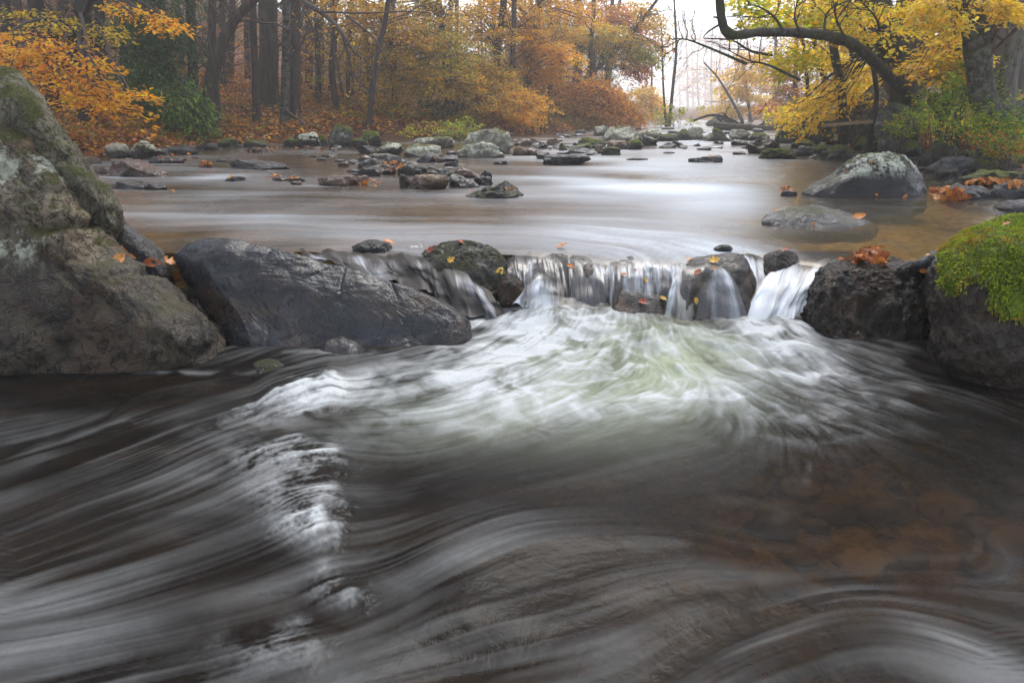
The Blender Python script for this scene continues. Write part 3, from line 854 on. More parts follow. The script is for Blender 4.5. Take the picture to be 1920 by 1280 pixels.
_mr('bank', (0.12, 0.125, 0.105), (0.065, 0.068, 0.058), 0.75, 3, moss=0.35, moss_col=(0.06, 0.066, 0.02), lichen=0.55, lichen_col=(0.27, 0.30, 0.25), lich_scale=4, bump=0.8)

def facet(V, rs, k, lo, hi, nrm=None):
    for q in range(k):
        n = rs.normal(size=3); n /= np.linalg.norm(n)
        d = rs.uniform(lo, hi)
        s = V @ n
        V = V - np.maximum(s - d, 0)[:, None] * n * 0.93
    return V

def outline_rock(name, pts, Y0, thick, mat, level=5, lean=0.0, px_p=0.55, q=0.9, amp=0.03, freq=6, seed=0, parent=None,
                 facets=0, fl=(0.6, 0.95), ridged=0.0, center=None, twist=0.0, octv=5, back=1.0, strata=None, detail=0.0, cuts=()):
    """solid boulder of real thickness: profile PTS (pixels of the photograph) stood at distance Y0, THICK metres deep.
    LEAN: metres that the top stands back from the foot per 100 px."""
    P = np.array(pts, float)
    c = np.array(center, float) if center else P.mean(0)
    V, F = ico(level)
    rs = np.random.default_rng(seed + 100)
    W = V.copy()
    if facets:
        W = facet(W, rs, facets, *fl)
    for (nv, d_) in cuts:
        nv = np.array(nv, float); nv /= np.linalg.norm(nv)
        W = W - np.maximum(W @ nv - d_, 0)[:, None] * nv * 0.97
    # radial function of the profile about its centre
    seg = np.concatenate([P, P[:1]])
    dens = np.concatenate([np.linspace(seg[i], seg[i + 1], 24, endpoint=False) for i in range(len(P))])
    dens = (np.roll(dens, 6, 0) + np.roll(dens, 3, 0) + dens + np.roll(dens, -3, 0) + np.roll(dens, -6, 0)) / 5
    r = dens - c
    th = np.arctan2(r[:, 1], r[:, 0]); rad = np.hypot(r[:, 0], r[:, 1])
    o = np.argsort(th); th, rad = th[o], rad[o]
    th = np.concatenate([th - 2 * pi, th, th + 2 * pi]); rad = np.concatenate([rad, rad, rad])
    a = np.arctan2(-W[:, 2], W[:, 0])
    R = np.interp(a, th, rad)
    rho = np.hypot(W[:, 0], W[:, 2])
    rr = np.clip(rho, 0, 1) ** px_p
    X = c[0] + R * rr * np.cos(a); Yp = c[1] + R * rr * np.sin(a)
    dep = np.sign(W[:, 1]) * np.abs(W[:, 1]) ** q
    dep = np.where(dep > 0, dep * back, dep) * thick
    ybase = P[:, 1].max()
    Yw = Y0 + dep + lean * (ybase - Yp) / 100.0 + twist * (X - c[0]) / 100.0
    G = at_y(X, Yp, np.maximum(Yw, 0.3))
    if amp:
        n = fbm(G * freq, octv, seed, 0.52)
        if ridged:
            n = n * (1 - ridged) + ridged * fbm(G * freq * 0.8, octv, seed + 40, 0.5, ridged=True)
        N = np.zeros_like(G)
        tri = G[F]
        fn = np.cross(tri[:, 1] - tri[:, 0], tri[:, 2] - tri[:, 0])
        for k in range(3):
            np.add.at(N, F[:, k], fn)
        N /= np.linalg.norm(N, axis=1, keepdims=True) + 1e-12
        G = G + N * (n * amp)[:, None]
        if strata is not None:        # bedding cracks: narrow grooves along tilted planes
            for (nv, off, w, dpt) in strata:
                s_ = G @ np.array(nv) + 0.03 * perlin(G * 5, seed + 9) - off
                G = G - N * (dpt * np.exp(-(s_ / w) ** 2))[:, None]
        if detail:
            G = G + N * (detail * fbm(G * freq * 7, 3, seed + 70, 0.6))[:, None]
    return link(name, mesh_np(name, G, F, mat), parent), G, F

# ------------------------------------------------------------------ the large boulders of the ledge
def big_rocks():
    # great boulder at the edge of the picture: face, ridge behind the cleft, dark shoulder
    b = empty('boulder', (-1.6, 2.6, 0), 'huge lichened and moss streaked boulder sloping down into the dark water', 'boulder')
    face = [(-420, 90), (-150, 105), (0, 130), (40, 165), (78, 212), (110, 256), (138, 310), (168, 368), (200, 428), (245, 482), (300, 530), (345, 570), (398, 612),
            (424, 652), (432, 720), (380, 800), (200, 830), (0, 830), (-420, 830)]
    outline_rock('rock_face', face, 2.55, 0.42, MR['big_left'], 7, lean=0.10, px_p=0.5, amp=0.05, freq=3.2, seed=2, parent=b, center=(60, 520), ridged=0.35, detail=0.011,
                 strata=[((0.1, 0.0, 1.0), 0.33, 0.012, 0.03), ((-0.7, 0.0, 0.7), 1.22, 0.015, 0.02), ((0.5, 0, 0.8), -0.55, 0.012, 0.015)])
    ridge = [(-120, 110), (2, 124), (32, 138), (72, 184), (102, 224), (136, 274), (170, 322), (203, 356), (226, 392), (233, 425), (216, 470), (150, 470), (40, 380), (-120, 300)]
    outline_rock('rock_ridge', ridge, 2.95, 0.3, MR['ridge'], 6, lean=0.05, px_p=0.55, amp=0.035, freq=6, seed=5, parent=b, center=(90, 310), ridged=0.4, detail=0.009)
    tag(outline_rock('wet_rock', [(196, 430), (226, 410), (262, 440), (300, 470), (322, 500), (330, 545), (250, 560), (180, 520)], 2.98, 0.2, MR['dark'], 5, lean=0.05, amp=0.015, freq=9, seed=6)[0],
        'dark wet rock wedged between the huge boulder and the grey slab', 'rock', 'rocks of the ledge')
    # grey slab
    slab = [(326, 482), (350, 456), (392, 445), (440, 450), (500, 462), (552, 474), (610, 494), (672, 508), (730, 528), (790, 548), (840, 572), (880, 604), (884, 640), (840, 668), (760, 690),
            (690, 730), (560, 750), (470, 740), (430, 650), (395, 590), (355, 530)]
    sl, _, _ = outline_rock('slab', slab, 2.56, 0.22, MR['slab'], 7, lean=0.14, px_p=0.42, q=0.8, amp=0.022, freq=3.0, seed=12, center=(610, 590), ridged=0.5, octv=5, detail=0.0022,
                 cuts=[((0.05, -1, 0.25), .42), ((-.5, -.8, .2), .66)], facets=3, fl=(0.9, 0.98), strata=[((0.95, 0, -0.25), -0.72, 0.0035, 0.007), ((0.8, 0, 0.55), -0.30, 0.003, 0.006), ((0.3, 0, 0.95), 0.10, 0.003, 0.005), ((-0.5, 0.0, 0.85), 0.62, 0.003, 0.006), ((0.97, 0, 0.1), -0.95, 0.003, 0.006)])
    tag(sl, 'smooth blue grey slab tilted beside the waterfall', 'rock', 'rocks of the ledge')
    # others in the ledge
    spec = [
     ('mossy_rock', [(786, 478), (820, 458), (868, 450), (915, 462), (948, 485), (962, 520), (952, 560), (900, 575), (840, 560), (790, 520)], 3.22, 0.16, 'moss_dark', 'rounded blackish mossy rock with fallen leaves beside the smooth water slide', dict(lean=0.12, amp=0.024, freq=9, level=6, ridged=.4, detail=.006, cuts=[((.3, -1, .5), .6), ((-.6, -.6, .6), .7)])),
     ('wet_rock', [(655, 470), (668, 455), (700, 449), (732, 458), (742, 485), (720, 500), (670, 500)], 3.5, 0.1, 'dark', 'small wet rock with one orange leaf at the head of the water slide', dict(amp=0.012, freq=10)),
     ('ledge_rock', [(935, 482), (1000, 478), (1070, 480), (1100, 500), (1100, 640), (940, 640)], 3.24, 0.14, 'ledge', 'dark brown ledge rock behind the thin fall next to the mossy rock', dict(amp=0.045, freq=6, lean=0.12, level=6, ridged=.4)),
     ('ledge_rock', [(1050, 484), (1130, 488), (1220, 494), (1300, 492), (1320, 520), (1310, 640), (1060, 640)], 3.14, 0.13, 'ledge', 'wide brown ledge rock under the main curtain of falling water', dict(amp=0.05, freq=5, lean=0.12, level=6, ridged=.4)),
     ('ledge_rock', [(600, 494), (680, 490), (760, 490), (850, 505), (905, 540), (950, 610), (930, 650), (840, 620), (760, 570), (680, 530)], 3.24, 0.06, 'ledge', 'dark sloping rock under the smooth water slide', dict(amp=0.01, freq=8, lean=0.12)),
     ('wet_rock', [(1082, 512), (1096, 490), (1116, 494), (1126, 520), (1128, 606), (1078, 606)], 3.10, 0.09, 'ledge', 'narrow upright dark rock parting the main curtain', dict(amp=0.018, freq=10, lean=0.1, facets=6, fl=(.6, .9), ridged=.3)),
     ('wet_rock', [(1128, 580), (1146, 546), (1182, 536), (1220, 548), (1256, 562), (1266, 612), (1240, 630), (1130, 626)], 2.93, 0.10, 'ledge', 'low dark wet rock at the foot of the main curtain', dict(amp=0.02, freq=9, lean=0.15, facets=7, fl=(.6, .9), ridged=.4)),
     ('wet_rock', [(936, 530), (952, 508), (972, 514), (982, 545), (978, 585), (936, 585)], 3.02, 0.08, 'black_wet', 'small black rock between the mossy rock and the splashing plume', dict(amp=0.015, freq=11, lean=0.1, facets=6, fl=(.6, .9))),
     ('dome_rock', [(1262, 510), (1290, 486), (1330, 476), (1376, 474), (1408, 488), (1418, 530), (1425, 590), (1400, 660), (1250, 660), (1240, 590)], 2.96, 0.16, 'ledge', 'brown domed rock with water parting over it below a yellow maple leaf', dict(amp=0.018, freq=7, lean=0.13, level=6)),
     ('wet_rock', [(1335, 468), (1350, 459), (1372, 461), (1380, 478), (1345, 485)], 3.5, 0.06, 'dark', 'tiny dark stone at the lip above the domed brown rock', dict(amp=0.01, freq=14, level=4)),
     ('black_rock', [(1424, 500), (1432, 476), (1452, 463), (1482, 466), (1504, 482), (1508, 515), (1490, 545), (1432, 540)], 3.16, 0.12, 'black_wet', 'small black angular rock splitting the white chute', dict(amp=0.012, freq=9, facets=9, fl=(.5, .85), lean=0.1, level=6, ridged=.3, detail=.003, cuts=[((.5, -1, .3), .4), ((-.6, -1, .5), .45)])),
     ('black_boulder', [(1504, 575), (1516, 535), (1548, 500), (1590, 490), (1640, 492), (1700, 496), (1738, 505), (1752, 560), (1752, 640), (1735, 700), (1640, 710), (1560, 690), (1515, 630)], 2.72, 0.26, 'black_wet', 'big black wet boulder crowned by a heap of rusty leaves', dict(lean=0.12, amp=0.035, freq=6, level=7, ridged=0.45, detail=0.008, px_p=.42, cuts=[((.15, -1, .12), .45), ((-.75, -.7, .1), .6), ((0, -.5, 1), .72), ((.6, -.7, -.2), .7)])),
     ('lichen_boulder', [(1505, 368), (1528, 345), (1560, 330), (1585, 306), (1620, 290), (1662, 284), (1700, 292), (1716, 318), (1732, 350), (1738, 400), (1640, 420), (1500, 405)], 5.75, 0.34, 'lichen_boulder', 'grey boulder with a pale lichen cap standing in the amber pool', dict(lean=0.14, amp=0.05, freq=3, level=6, ridged=0.4, px_p=.45, detail=0.012, cuts=[((.2, -1, .25), .5), ((-.7, -.8, .3), .55), ((.9, -.4, .1), .72)])),
     ('low_rock', [(1412, 414), (1440, 398), (1480, 388), (1530, 386), (1580, 396), (1620, 412), (1650, 428), (1640, 450), (1500, 456), (1425, 440)], 4.3, 0.24, 'low_grey', 'low pale grey streaked rock lying in the amber pool above the falls', dict(lean=0.3, amp=0.025, freq=5, level=6, ridged=0.3, facets=4, fl=(.8, .97))),
     ('low_rock', [(1860, 388), (1890, 378), (1940, 372), (2040, 374), (2050, 420), (1880, 415)], 5.0, 0.25, 'grey', 'low rough grey rock across the pool from the mossy boulder', dict(amp=0.03, freq=6, level=5, lean=0.2)),
     ('stream_rock', [(466, 700), (478, 682), (505, 672), (536, 680), (542, 700), (520, 715), (500, 745), (470, 745)], 2.3, 0.09, 'moss_dark', 'small speckled rock awash in the lower stream before the grey slab', dict(amp=0.012, freq=14, lean=0.15)),
     ('stream_rock', [(596, 660), (612, 640), (640, 628), (676, 640), (690, 665), (670, 700), (610, 700)], 2.5, 0.08, 'slab', 'small grey rock at the foot of the grey slab', dict(amp=0.01, freq=10, lean=0.15)),
    ]
    out = {}
    for k, (nm, pts, Y, th, mk, lab, kw) in enumerate(spec):
        o, G, F = outline_rock(nm, pts, Y, th, MR[mk], seed=30 + k, **kw)
        tag(o, lab, 'boulder' if 'boulder' in nm else 'rock', 'rocks of the ledge' if k < 8 else None)
        out[lab[:18]] = o
    # the boulder with the moss mat
    b = empty('boulder', (1.75, 2.3, 0), 'large brown boulder under a thick mat of bright green moss', 'boulder')
    prof = [(1738, 512), (1760, 478), (1800, 446), (1850, 425), (1900, 415), (2000, 408), (2200, 430), (2250, 600), (2200, 800), (1960, 830), (1840, 800), (1775, 735), (1748, 690), (1742, 645), (1752, 610), (1736, 560)]
    _, G, F = outline_rock('rock_body', prof, 2.45, 0.42, MR['big_right'], 7, lean=0.07, px_p=0.5, amp=0.035, freq=5, seed=50, parent=b, center=(1960, 600), ridged=0.35, detail=0.009)
    outline_rock('grey_shoulder', [(1700, 498), (1740, 476), (1800, 444), (1860, 424), (1900, 420), (1900, 480), (1800, 510), (1720, 520)], 2.75, 0.16, MR['grey'], 5, amp=0.02, freq=9, seed=52, parent=b)
    # moss mat: tufts rooted on the rock
    px, py = proj(G)
    tri = G[F]; cen = tri.mean(1)
    fn = np.cross(tri[:, 1] - tri[:, 0], tri[:, 2] - tri[:, 0]); ar = np.linalg.norm(fn, axis=1)
    fn = fn / (ar[:, None] + 1e-12)
    cx, cyp = proj(cen)
    edge = np.interp(cx, [1755, 1765, 1800, 1830, 1850, 1862, 1875, 1920, 2000, 2100, 2200], [470, 545, 552, 548, 560, 590, 612, 610, 640, 640, 650])
    nz_ = fbm(cen * 14, 3, 77)
    inside = (cyp < edge + nz_ * 30 - 14 * RNG.random(len(cen)) ** 3 * 2) & (cx > 1757 + 10 * nz_ + np.clip(440 - cyp, 0, 100) * 2.0) & (cen[:, 1] < 3.1) & (fn[:, 2] > -0.45)
    idx = np.where(inside)[0]
    pr = ar[idx] / ar[idx].sum()
    n = 72000
    pick = RNG.choice(idx, n, p=pr)
    w = RNG.dirichlet((1, 1, 1), n)
    base = (tri[pick] * w[..., None]).sum(1)
    nn = fn[pick]
    clump = fbm(base * 22, 3, 80); hue = fbm(base * np.array([9, 9, 9]), 3, 84); 
    L = (0.005 + 0.007 * RNG.random(n)) * (1 + 0.5 * clump)
    down = np.array([-0.25, -0.3, -0.85])
    d = nn * 0.75 + down * 0.55 + RNG.normal(size=(n, 3)) * 0.42
    d /= np.linalg.norm(d, axis=1, keepdims=True)
    sd_ = np.cross(d, RNG.normal(size=(n, 3))); sd_ /= np.linalg.norm(sd_, axis=1, keepdims=True) + 1e-9
    base = base + nn * (0.002 + 0.007 * np.clip(clump + 0.3, 0, 1))[:, None]
    wd = (0.0014 + 0.0010 * RNG.random(n))[:, None]
    V = np.stack([base - sd_ * wd, base + sd_ * wd, base + d * L[:, None] * 0.6 + sd_ * wd * 1.1, base + d * L[:, None], base + d * L[:, None] * 0.6 - sd_ * wd * 1.1], 1).reshape(-1, 3)
    i5 = np.arange(n)[:, None] * 5
    Fm = i5 + np.array([[0, 1, 2, 3, 4]])
    g1 = np.array([0.15, 0.22, 0.012]); g2 = np.array([0.36, 0.42, 0.03]); br = np.array([0.42, 0.22, 0.035]); dk = np.array([0.035, 0.055, 0.008])
    t = RNG.random(n)[:, None]
    c = g1 * (1 - t) + g2 * t
    c = np.where((clump < -0.12)[:, None], c * 0.5 + dk * 0.5, c)
    ob = sstep(-0.02, 0.38, hue + 0.15 * RNG.normal(size=n))[:, None]
    c = c * (1 - 0.75 * ob) + br * 0.75 * ob
    c = np.repeat(c, 5, 0)
    felt = (tri[idx] + fn[idx][:, None, :] * 0.005).reshape(-1, 3)
    fcol = np.repeat(np.array([[0.12, 0.17, 0.015]]) * (0.7 + 0.6 * RNG.random((len(idx), 1))), 3, 0)
    V = np.concatenate([V, felt]); c = np.concatenate([c, fcol])
    Fm = [Fm, np.arange(len(felt)).reshape(-1, 3) + n * 5]
    mo = link('moss_mat', mesh_np('moss_mat', V, Fm, leaf_mat('moss_leaf', 0.35, 0.7, 0.15), False, colors={'leaf_color': c}), b)
    tag(mo, kind='stuff')
    return out
BIG = big_rocks()
# ------------------------------------------------------------------ rocks in the pool and along the banks
def auto_rock(name, x0, x1, ytop, ybot, mat, label, seed, zb=None, Y=None, level=4, group=None, peak=0.5, flat=0.0, deep=0.7, facets=9):
    """a boulder X0..X1 wide whose top and waterline are seen at YTOP and YBOT, standing on the water or on the ground at height ZB"""
    cx = (x0 + x1) / 2
    if Y is None:
        Y = float(at_z(cx, ybot, Z_UP if zb is None else zb)[1])
    foot = at_y(cx, ybot, Y)
    W = float((at_y(x1, ybot, Y) - at_y(x0, ybot, Y))[0])
    D = W * deep
    Yc = Y + D * 0.42
    foot = at_y(cx, ybot, Yc); top = at_y(cx, ytop, Yc)
    zf = float(at_y(cx, ybot, Y)[2])
    W = float((at_y(x1, ybot, Yc) - at_y(x0, ybot, Yc))[0])
    H = max(float(top[2]) - zf, 0.03)
    V, F = ico(level)
    rs = np.random.default_rng(seed)
    P = np.sign(V) * np.abs(V) ** rs.uniform(0.75, 0.95)
    P = facet(P, rs, facets, 0.5, 0.92)
    lo, hi = P.min(0), P.max(0)
    P = (P - (lo + hi) / 2) / ((hi - lo) / 2)
    # upper part above the foot: z from -0.45 (buried) to 1
    z = P[:, 2]
    sk = (peak - 0.5) * 1.1
    P = P + fbm(P * 1.3 + seed, 4, seed % 50, 0.55)[:, None] * P * 0.16 
    lo, hi = P.min(0), P.max(0)
    P = (P - (lo + hi) / 2) / ((hi - lo) / 2)
    z = P[:, 2]
    P[:, 0] += sk * np.clip(z, 0, 1) * (1 - np.abs(P[:, 0]))
    if flat:
        z = np.where(z > 1 - flat, 1 - flat + (z - 1 + flat) * 0.25, z); z = z / z.max()
    B = 0.55
    zz = np.where(z > -0.2, (z + 0.2) / 1.2 * H, (z + 0.2) / 0.8 * B * H)
    G = np.stack([P[:, 0] * W / 2, P[:, 1] * D / 2, zz], -1)
    yaw = rs.uniform(-0.25, 0.25)
    if yaw:
        c, s_ = cos(yaw), sin(yaw)
        G[:, 0], G[:, 1] = G[:, 0] * c - G[:, 1] * s_, G[:, 0] * s_ + G[:, 1] * c
        G[:, 0] *= W / max(1e-6, np.ptp(G[:, 0]))
    n = fbm(G / max(H, 0.12 * W) * 1.6 + seed * 3.1, 4, (seed * 7) % 60, 0.55)
    nr = G / (np.linalg.norm(G, axis=1, keepdims=True) + 1e-9)
    G = G + nr * (n * 0.07 * min(W, 2.2 * H))[:, None]
    o = link(name, mesh_np(name, G, F, MR[mat]))
    o.location = (float(foot[0]), Yc, zf)
    tag(o, label, 'boulder' if 'boulder' in name else 'rock', group)
    return o

GL, GM, GF, GR = 'rocks along the leaf covered shore', 'rocks of the midstream bar', 'rocks of the far gravel bar', 'mossy rocks along the steep bank'
ROCKS = [
 # shore on the side of the huge boulder
 ('boulder', 194, 322, 299, 333, 'brown', 'reddish brown wet boulder with one white spot on top', GL, dict(flat=.3, deep=.55, level=5)),
 ('rock', 206, 292, 339, 355, 'grey', 'smooth blue grey low rock awash before the reddish brown boulder', GL, dict(flat=.1)),
 ('rock', 272, 314, 344, 356, 'grey', 'small grey hump touching the smooth blue grey low rock', GL, dict(peak=.4)),
 ('rock', 284, 346, 291, 309, 'grey', 'grey rounded rock just behind the reddish brown wet boulder', GL, {}),
 ('rock', 246, 326, 267, 298, 'pale_top', 'dark rock with a broad cream white lichen cap by the shore', GL, dict(level=5)),
 ('rock', 193, 250, 268, 296, 'pale_top', 'round brown rock with a thin pale cap beside the cream capped rock', GL, {}),
 ('rock', 306, 372, 272, 292, 'dark', 'dark low rock dotted with white lichen at the water edge', GL, {}),
 ('rock', 150, 196, 292, 309, 'brown', 'reddish rock strewn with leaves close to the huge boulder', GL, {}),
 ('rock', 168, 202, 311, 326, 'brown', 'small reddish rock half hidden by the ridge of the huge boulder', GL, {}),
 ('rock', 148, 182, 258, 284, 'mossy', 'mossy rock on the shore just above the ridge of the huge boulder', GL, {}),
 ('rock', 174, 228, 256, 278, 'mossy_grey', 'mossy rock with grey lichen behind the round brown rock', GL, {}),
 ('rock', 374, 402, 305, 317, 'brown', 'small stone plastered with wet brown leaves out in the stream', GL, {}),
 ('rock', 428, 542, 298, 319, 'dark', 'long smooth charcoal hump rising from the quiet water', GL, dict(peak=.42, level=5, deep=.5)),
 ('rock', 418, 462, 330, 341, 'dark', 'small flat stone carrying a yellow leaf', GL, {}),
 ('rock', 455, 505, 262, 276, 'mossy_grey', 'low mossy rock with white specks on the leafy shore', GL, {}),
 ('rock', 408, 452, 258, 276, 'mossy', 'brown green rock under the leafy shore slope', GL, {}),
 ('rock', 528, 576, 258, 276, 'mossy', 'flat mossy rock beside the white flecked boulder', GL, {}),
 ('rock', 366, 412, 268, 281, 'dark', 'dark wet rock low on the leafy shore', GL, {}),
 ('rock', 462, 500, 277, 287, 'dark', 'flat dark stone with pale edge at the shore line', GL, {}),
 ('boulder', 552, 602, 247, 276, 'pale_top', 'rounded boulder flecked with white lichen on the shore', GL, dict(level=5)),
 ('boulder', 616, 665, 234, 276, 'mossy_grey', 'tall pointed boulder with a lichened grey tip', GL, dict(level=5, peak=.5, facets=6)),
 ('boulder', 661, 695, 257, 277, 'mossy', 'round olive boulder next to the tall pointed boulder', GL, {}),
 ('boulder', 676, 718, 244, 274, 'mossy', 'dark mossy boulder leaning behind the round olive boulder', GL, dict(peak=.4)),
 ('rock', 593, 618, 252, 272, 'mossy', 'small green rock wedged between the flecked and the pointed boulder', GL, {}),
 ('boulder', 714, 746, 230, 258, 'bank', 'grey boulder up the bank behind the olive boulders', GL, dict(Y=19.5)),
 ('boulder', 768, 793, 246, 264, 'bank', 'small grey boulder with lichen near the green sprigs', GL, dict(Y=18.5)),
 ('rock', 560, 582, 235, 252, 'bank', 'small dark boulder on the slope above the flecked boulder', GL, dict(Y=18)),
 # midstream bar of stones
 ('rock', 670, 718, 273, 288, 'dark', 'long flat blackish rock at the end of the shore boulders', GM, dict(flat=.3)),
 ('rock', 712, 757, 267, 289, 'pale_top', 'wedge shaped rock with a pale top edge', GM, dict(peak=.3)),
 ('rock', 700, 719, 281, 291, 'mossy', 'small round olive stone before the pale wedge', GM, {}),
 ('rock', 697, 738, 288, 298, 'low_grey', 'flat tan grey ledge stone of the bar', GM, dict(flat=.4)),
 ('rock', 754, 832, 272, 295, 'pale', 'broad pale slab with a leaf patch at its foot', GM, dict(flat=.4, level=5)),
 ('rock', 769, 852, 256, 278, 'pale', 'long whitish rock behind the broad pale slab', GM, dict(flat=.3, level=5)),
 ('rock', 808, 868, 243, 262, 'mossy_grey', 'dark mossy rock under the leafy sprigs', GM, {}),
 ('rock', 719, 762, 290, 311, 'low_grey', 'grey wedge stone among brown leaves in the bar', GM, dict(peak=.4)),
 ('rock', 778, 814, 290, 307, 'grey', 'grey triangular stone leaning by orange leaves', GM, dict(peak=.35)),
 ('rock', 809, 832, 294, 306, 'brown', 'small dark brown stone right of the grey triangle', GM, {}),
 ('rock', 822, 860, 291, 305, 'grey', 'blue grey rock low before the big pale boulders', GM, {}),
 ('rock', 833, 860, 302, 313, 'grey', 'small blue grey stone with a single red leaf', GM, {}),
 ('rock', 675, 707, 297, 311, 'low_grey', 'silvery grey stone at the upstream tip of the bar', GM, {}),
 ('rock', 666, 697, 290, 302, 'brown', 'reddish brown stone near the silvery grey stone', GM, {}),
 ('rock', 746, 782, 305, 329, 'dark', 'dark pointed rock with sharp facets in the bar', GM, dict(facets=14, peak=.5)),
 ('rock', 776, 802, 309, 322, 'dark', 'small dark rock behind the sharp pointed rock', GM, {}),
 ('rock', 774, 792, 317, 328, 'dark', 'tiny dark triangular stone at the foot of the pointed rock', GM, dict(facets=14)),
 ('rock', 717, 744, 313, 327, 'low_grey', 'speckled grey rock beside the pointed rock', GM, {}),
 ('rock', 672, 714, 316, 331, 'grey', 'flat slate grey rock with fallen leaves', GM, dict(flat=.3)),
 ('rock', 596, 672, 329, 349, 'brown', 'long low rusty red rock in the shallow water', GM, dict(flat=.2, level=5)),
 ('rock', 659, 692, 327, 347, 'brown', 'dark brown round rock ending the rusty red rock', GM, {}),
 ('rock', 748, 778, 326, 353, 'black_wet', 'black blocky rock against the speckled slab', GM, dict(facets=12)),
 ('rock', 752, 846, 327, 357, 'tan', 'speckled tan and grey slab with a dark end', GM, dict(level=5, facets=12, flat=.3)),
 ('rock', 838, 900, 325, 353, 'low_grey', 'mid grey block next to the speckled tan slab', GM, dict(level=5, facets=12)),
 ('rock', 852, 902, 314, 334, 'brown', 'arched brownish rock behind the mid grey block', GM, {}),
 ('rock', 824, 848, 314, 331, 'grey', 'upright grey stone behind the speckled slab', GM, {}),
 ('rock', 893, 923, 319, 338, 'dark', 'dark rock with a mossy crown at the tip of the bar', GM, {}),
 ('rock', 888, 926, 329, 347, 'grey', 'grey sloping rock washed by foam at the tip of the bar', GM, dict(peak=.25)),
 ('boulder', 870, 986, 342, 373, 'mossy_grey', 'brown and green rock with red leaves standing alone below the bar', GM, dict(level=5, facets=10, deep=.5)),
 ('rock', 540, 573, 331, 343, 'dark', 'small dark leaf topped stone in mid shallows', GM, {}),
 ('rock', 508, 545, 332, 341, 'dark', 'flat dark stone with a row of leaves along it', GM, dict(flat=.4)),
 ('rock', 546, 566, 339, 348, 'brown', 'tiny stone with curled leaves before the leaf topped stone', GM, {}),
 ('rock', 633, 656, 304, 312, 'brown', 'lone little stone with an orange leaf in the shallows', GM, {}),
 ('rock', 670, 680, 307, 316, 'grey', 'tiny grey pebble rock near the slate grey rock', GM, {}),
 ('rock', 580, 594, 290, 294, 'grey', 'tiny pale stone showing above the quiet water', GM, {}),
 ('boulder', 872, 962, 242, 285, 'pale', 'largest pale boulder of the midstream bar with a shaded side', GM, dict(level=5, peak=.6, zb=.25)),
 ('boulder', 856, 946, 266, 297, 'pale', 'pale lichened boulder lying before the largest pale boulder', GM, dict(level=5)),
 ('rock', 960, 984, 274, 292, 'tan', 'leaning tan splinter of rock beside the pale boulders', GM, dict(peak=.9, facets=12)),
 ('rock', 978, 1012, 278, 292, 'brown', 'dark brown block beside the tan splinter', GM, {}),
 ('rock', 1003, 1034, 284, 299, 'dark', 'dark triangular rock in the current past the pale boulders', GM, dict(peak=.4)),
 ('rock', 1018, 1108, 289, 308, 'grey', 'grey crumpled low rock running out into the current', GM, dict(peak=.4, facets=14, level=5)),
 ('rock', 964, 1012, 258, 273, 'brown', 'brown low rock behind the leaning splinter', GM, {}),
 ('rock', 1008, 1028, 270, 280, 'dark', 'low black stone line upstream of the tan splinter', GM, dict(flat=.3)),
 ('rock', 1024, 1050, 259, 272, 'brown', 'reddish block at the far shore of the bend', GM, dict(facets=12)),
 ('rock', 924, 952, 302, 308, 'dark', 'nearly drowned dark rock below the pale boulders', GM, {}),
 # far bar
 ('boulder', 1113, 1150, 236, 255, 'pale', 'whitish boulder leaning on the biggest far lichened boulder', GF, {}),
 ('boulder', 1126, 1190, 237, 266, 'pale', 'biggest far boulder blotched with grey lichen', GF, dict(level=5)),
 ('rock', 1186, 1242, 244, 261, 'pale', 'flat pale rock under the twin saplings', GF, dict(flat=.3)),
 ('rock', 1080, 1140, 258, 279, 'mossy_grey', 'mossy rock with pale specks at the head of the rapid', GF, dict(level=5)),
 ('rock', 1064, 1112, 269, 285, 'mossy', 'low olive rock before the pale specked mossy rock', GF, {}),
 ('rock', 1046, 1063, 268, 284, 'mossy', 'small upright dark green rock in the rapid', GF, dict(facets=12)),
 ('rock', 1060, 1120, 277, 291, 'grey', 'smooth blue grey oval rock at the head of the rapid', GF, dict(level=5)),
 ('rock', 1124, 1167, 275, 291, 'mossy', 'dark rock with a bright green mossy top', GF, {}),
 ('rock', 1113, 1130, 272, 288, 'brown', 'rusty stone squeezed between blue grey and green topped rocks', GF, {}),
 ('rock', 1138, 1182, 262, 281, 'tan', 'tan sloping rock with warm brown face', GF, dict(peak=.7)),
 ('rock', 1174, 1208, 262, 282, 'mossy', 'olive pyramid rock next to the tan sloping rock', GF, dict(peak=.3, facets=8)),
 ('rock', 1182, 1232, 253, 274, 'pale_top', 'dark rock with a bright cream top beside the rapid', GF, dict(level=5)),
 ('rock', 1234, 1268, 267, 277, 'dark', 'low dark rock with a leaf in the white rapid', GF, {}),
 ('rock', 1260, 1281, 263, 274, 'dark', 'dark pointed rock beside the leaf rock in the rapid', GF, dict(peak=.3)),
 ('rock', 1228, 1272, 251, 266, 'mossy_grey', 'flat olive grey rock at the foot of the saplings', GF, {}),
 ('boulder', 1264, 1300, 243, 264, 'mossy_grey', 'green grey boulder near the sapling bush', GF, {}),
 ('boulder', 1286, 1318, 238, 263, 'pale', 'rounded lichened boulder behind the green grey boulder', GF, {}),
 ('boulder', 1318, 1348, 249, 266, 'pale', 'egg shaped pale green boulder of the far bar', GF, {}),
 ('boulder', 1332, 1370, 239, 266, 'mossy_grey', 'dark cleft boulder behind the egg shaped boulder', GF, {}),
 ('boulder', 1322, 1372, 221, 246, 'bank', 'high humped boulder topping the far bar below the dead branches', GF, dict(level=5, Y=29.5)),
 ('boulder', 1360, 1404, 243, 264, 'pale', 'dusty pale boulder at the end of the far bar', GF, {}),
 ('rock', 1336, 1357, 264, 271, 'dark', 'dark button rock in the narrow white channel', GF, {}),
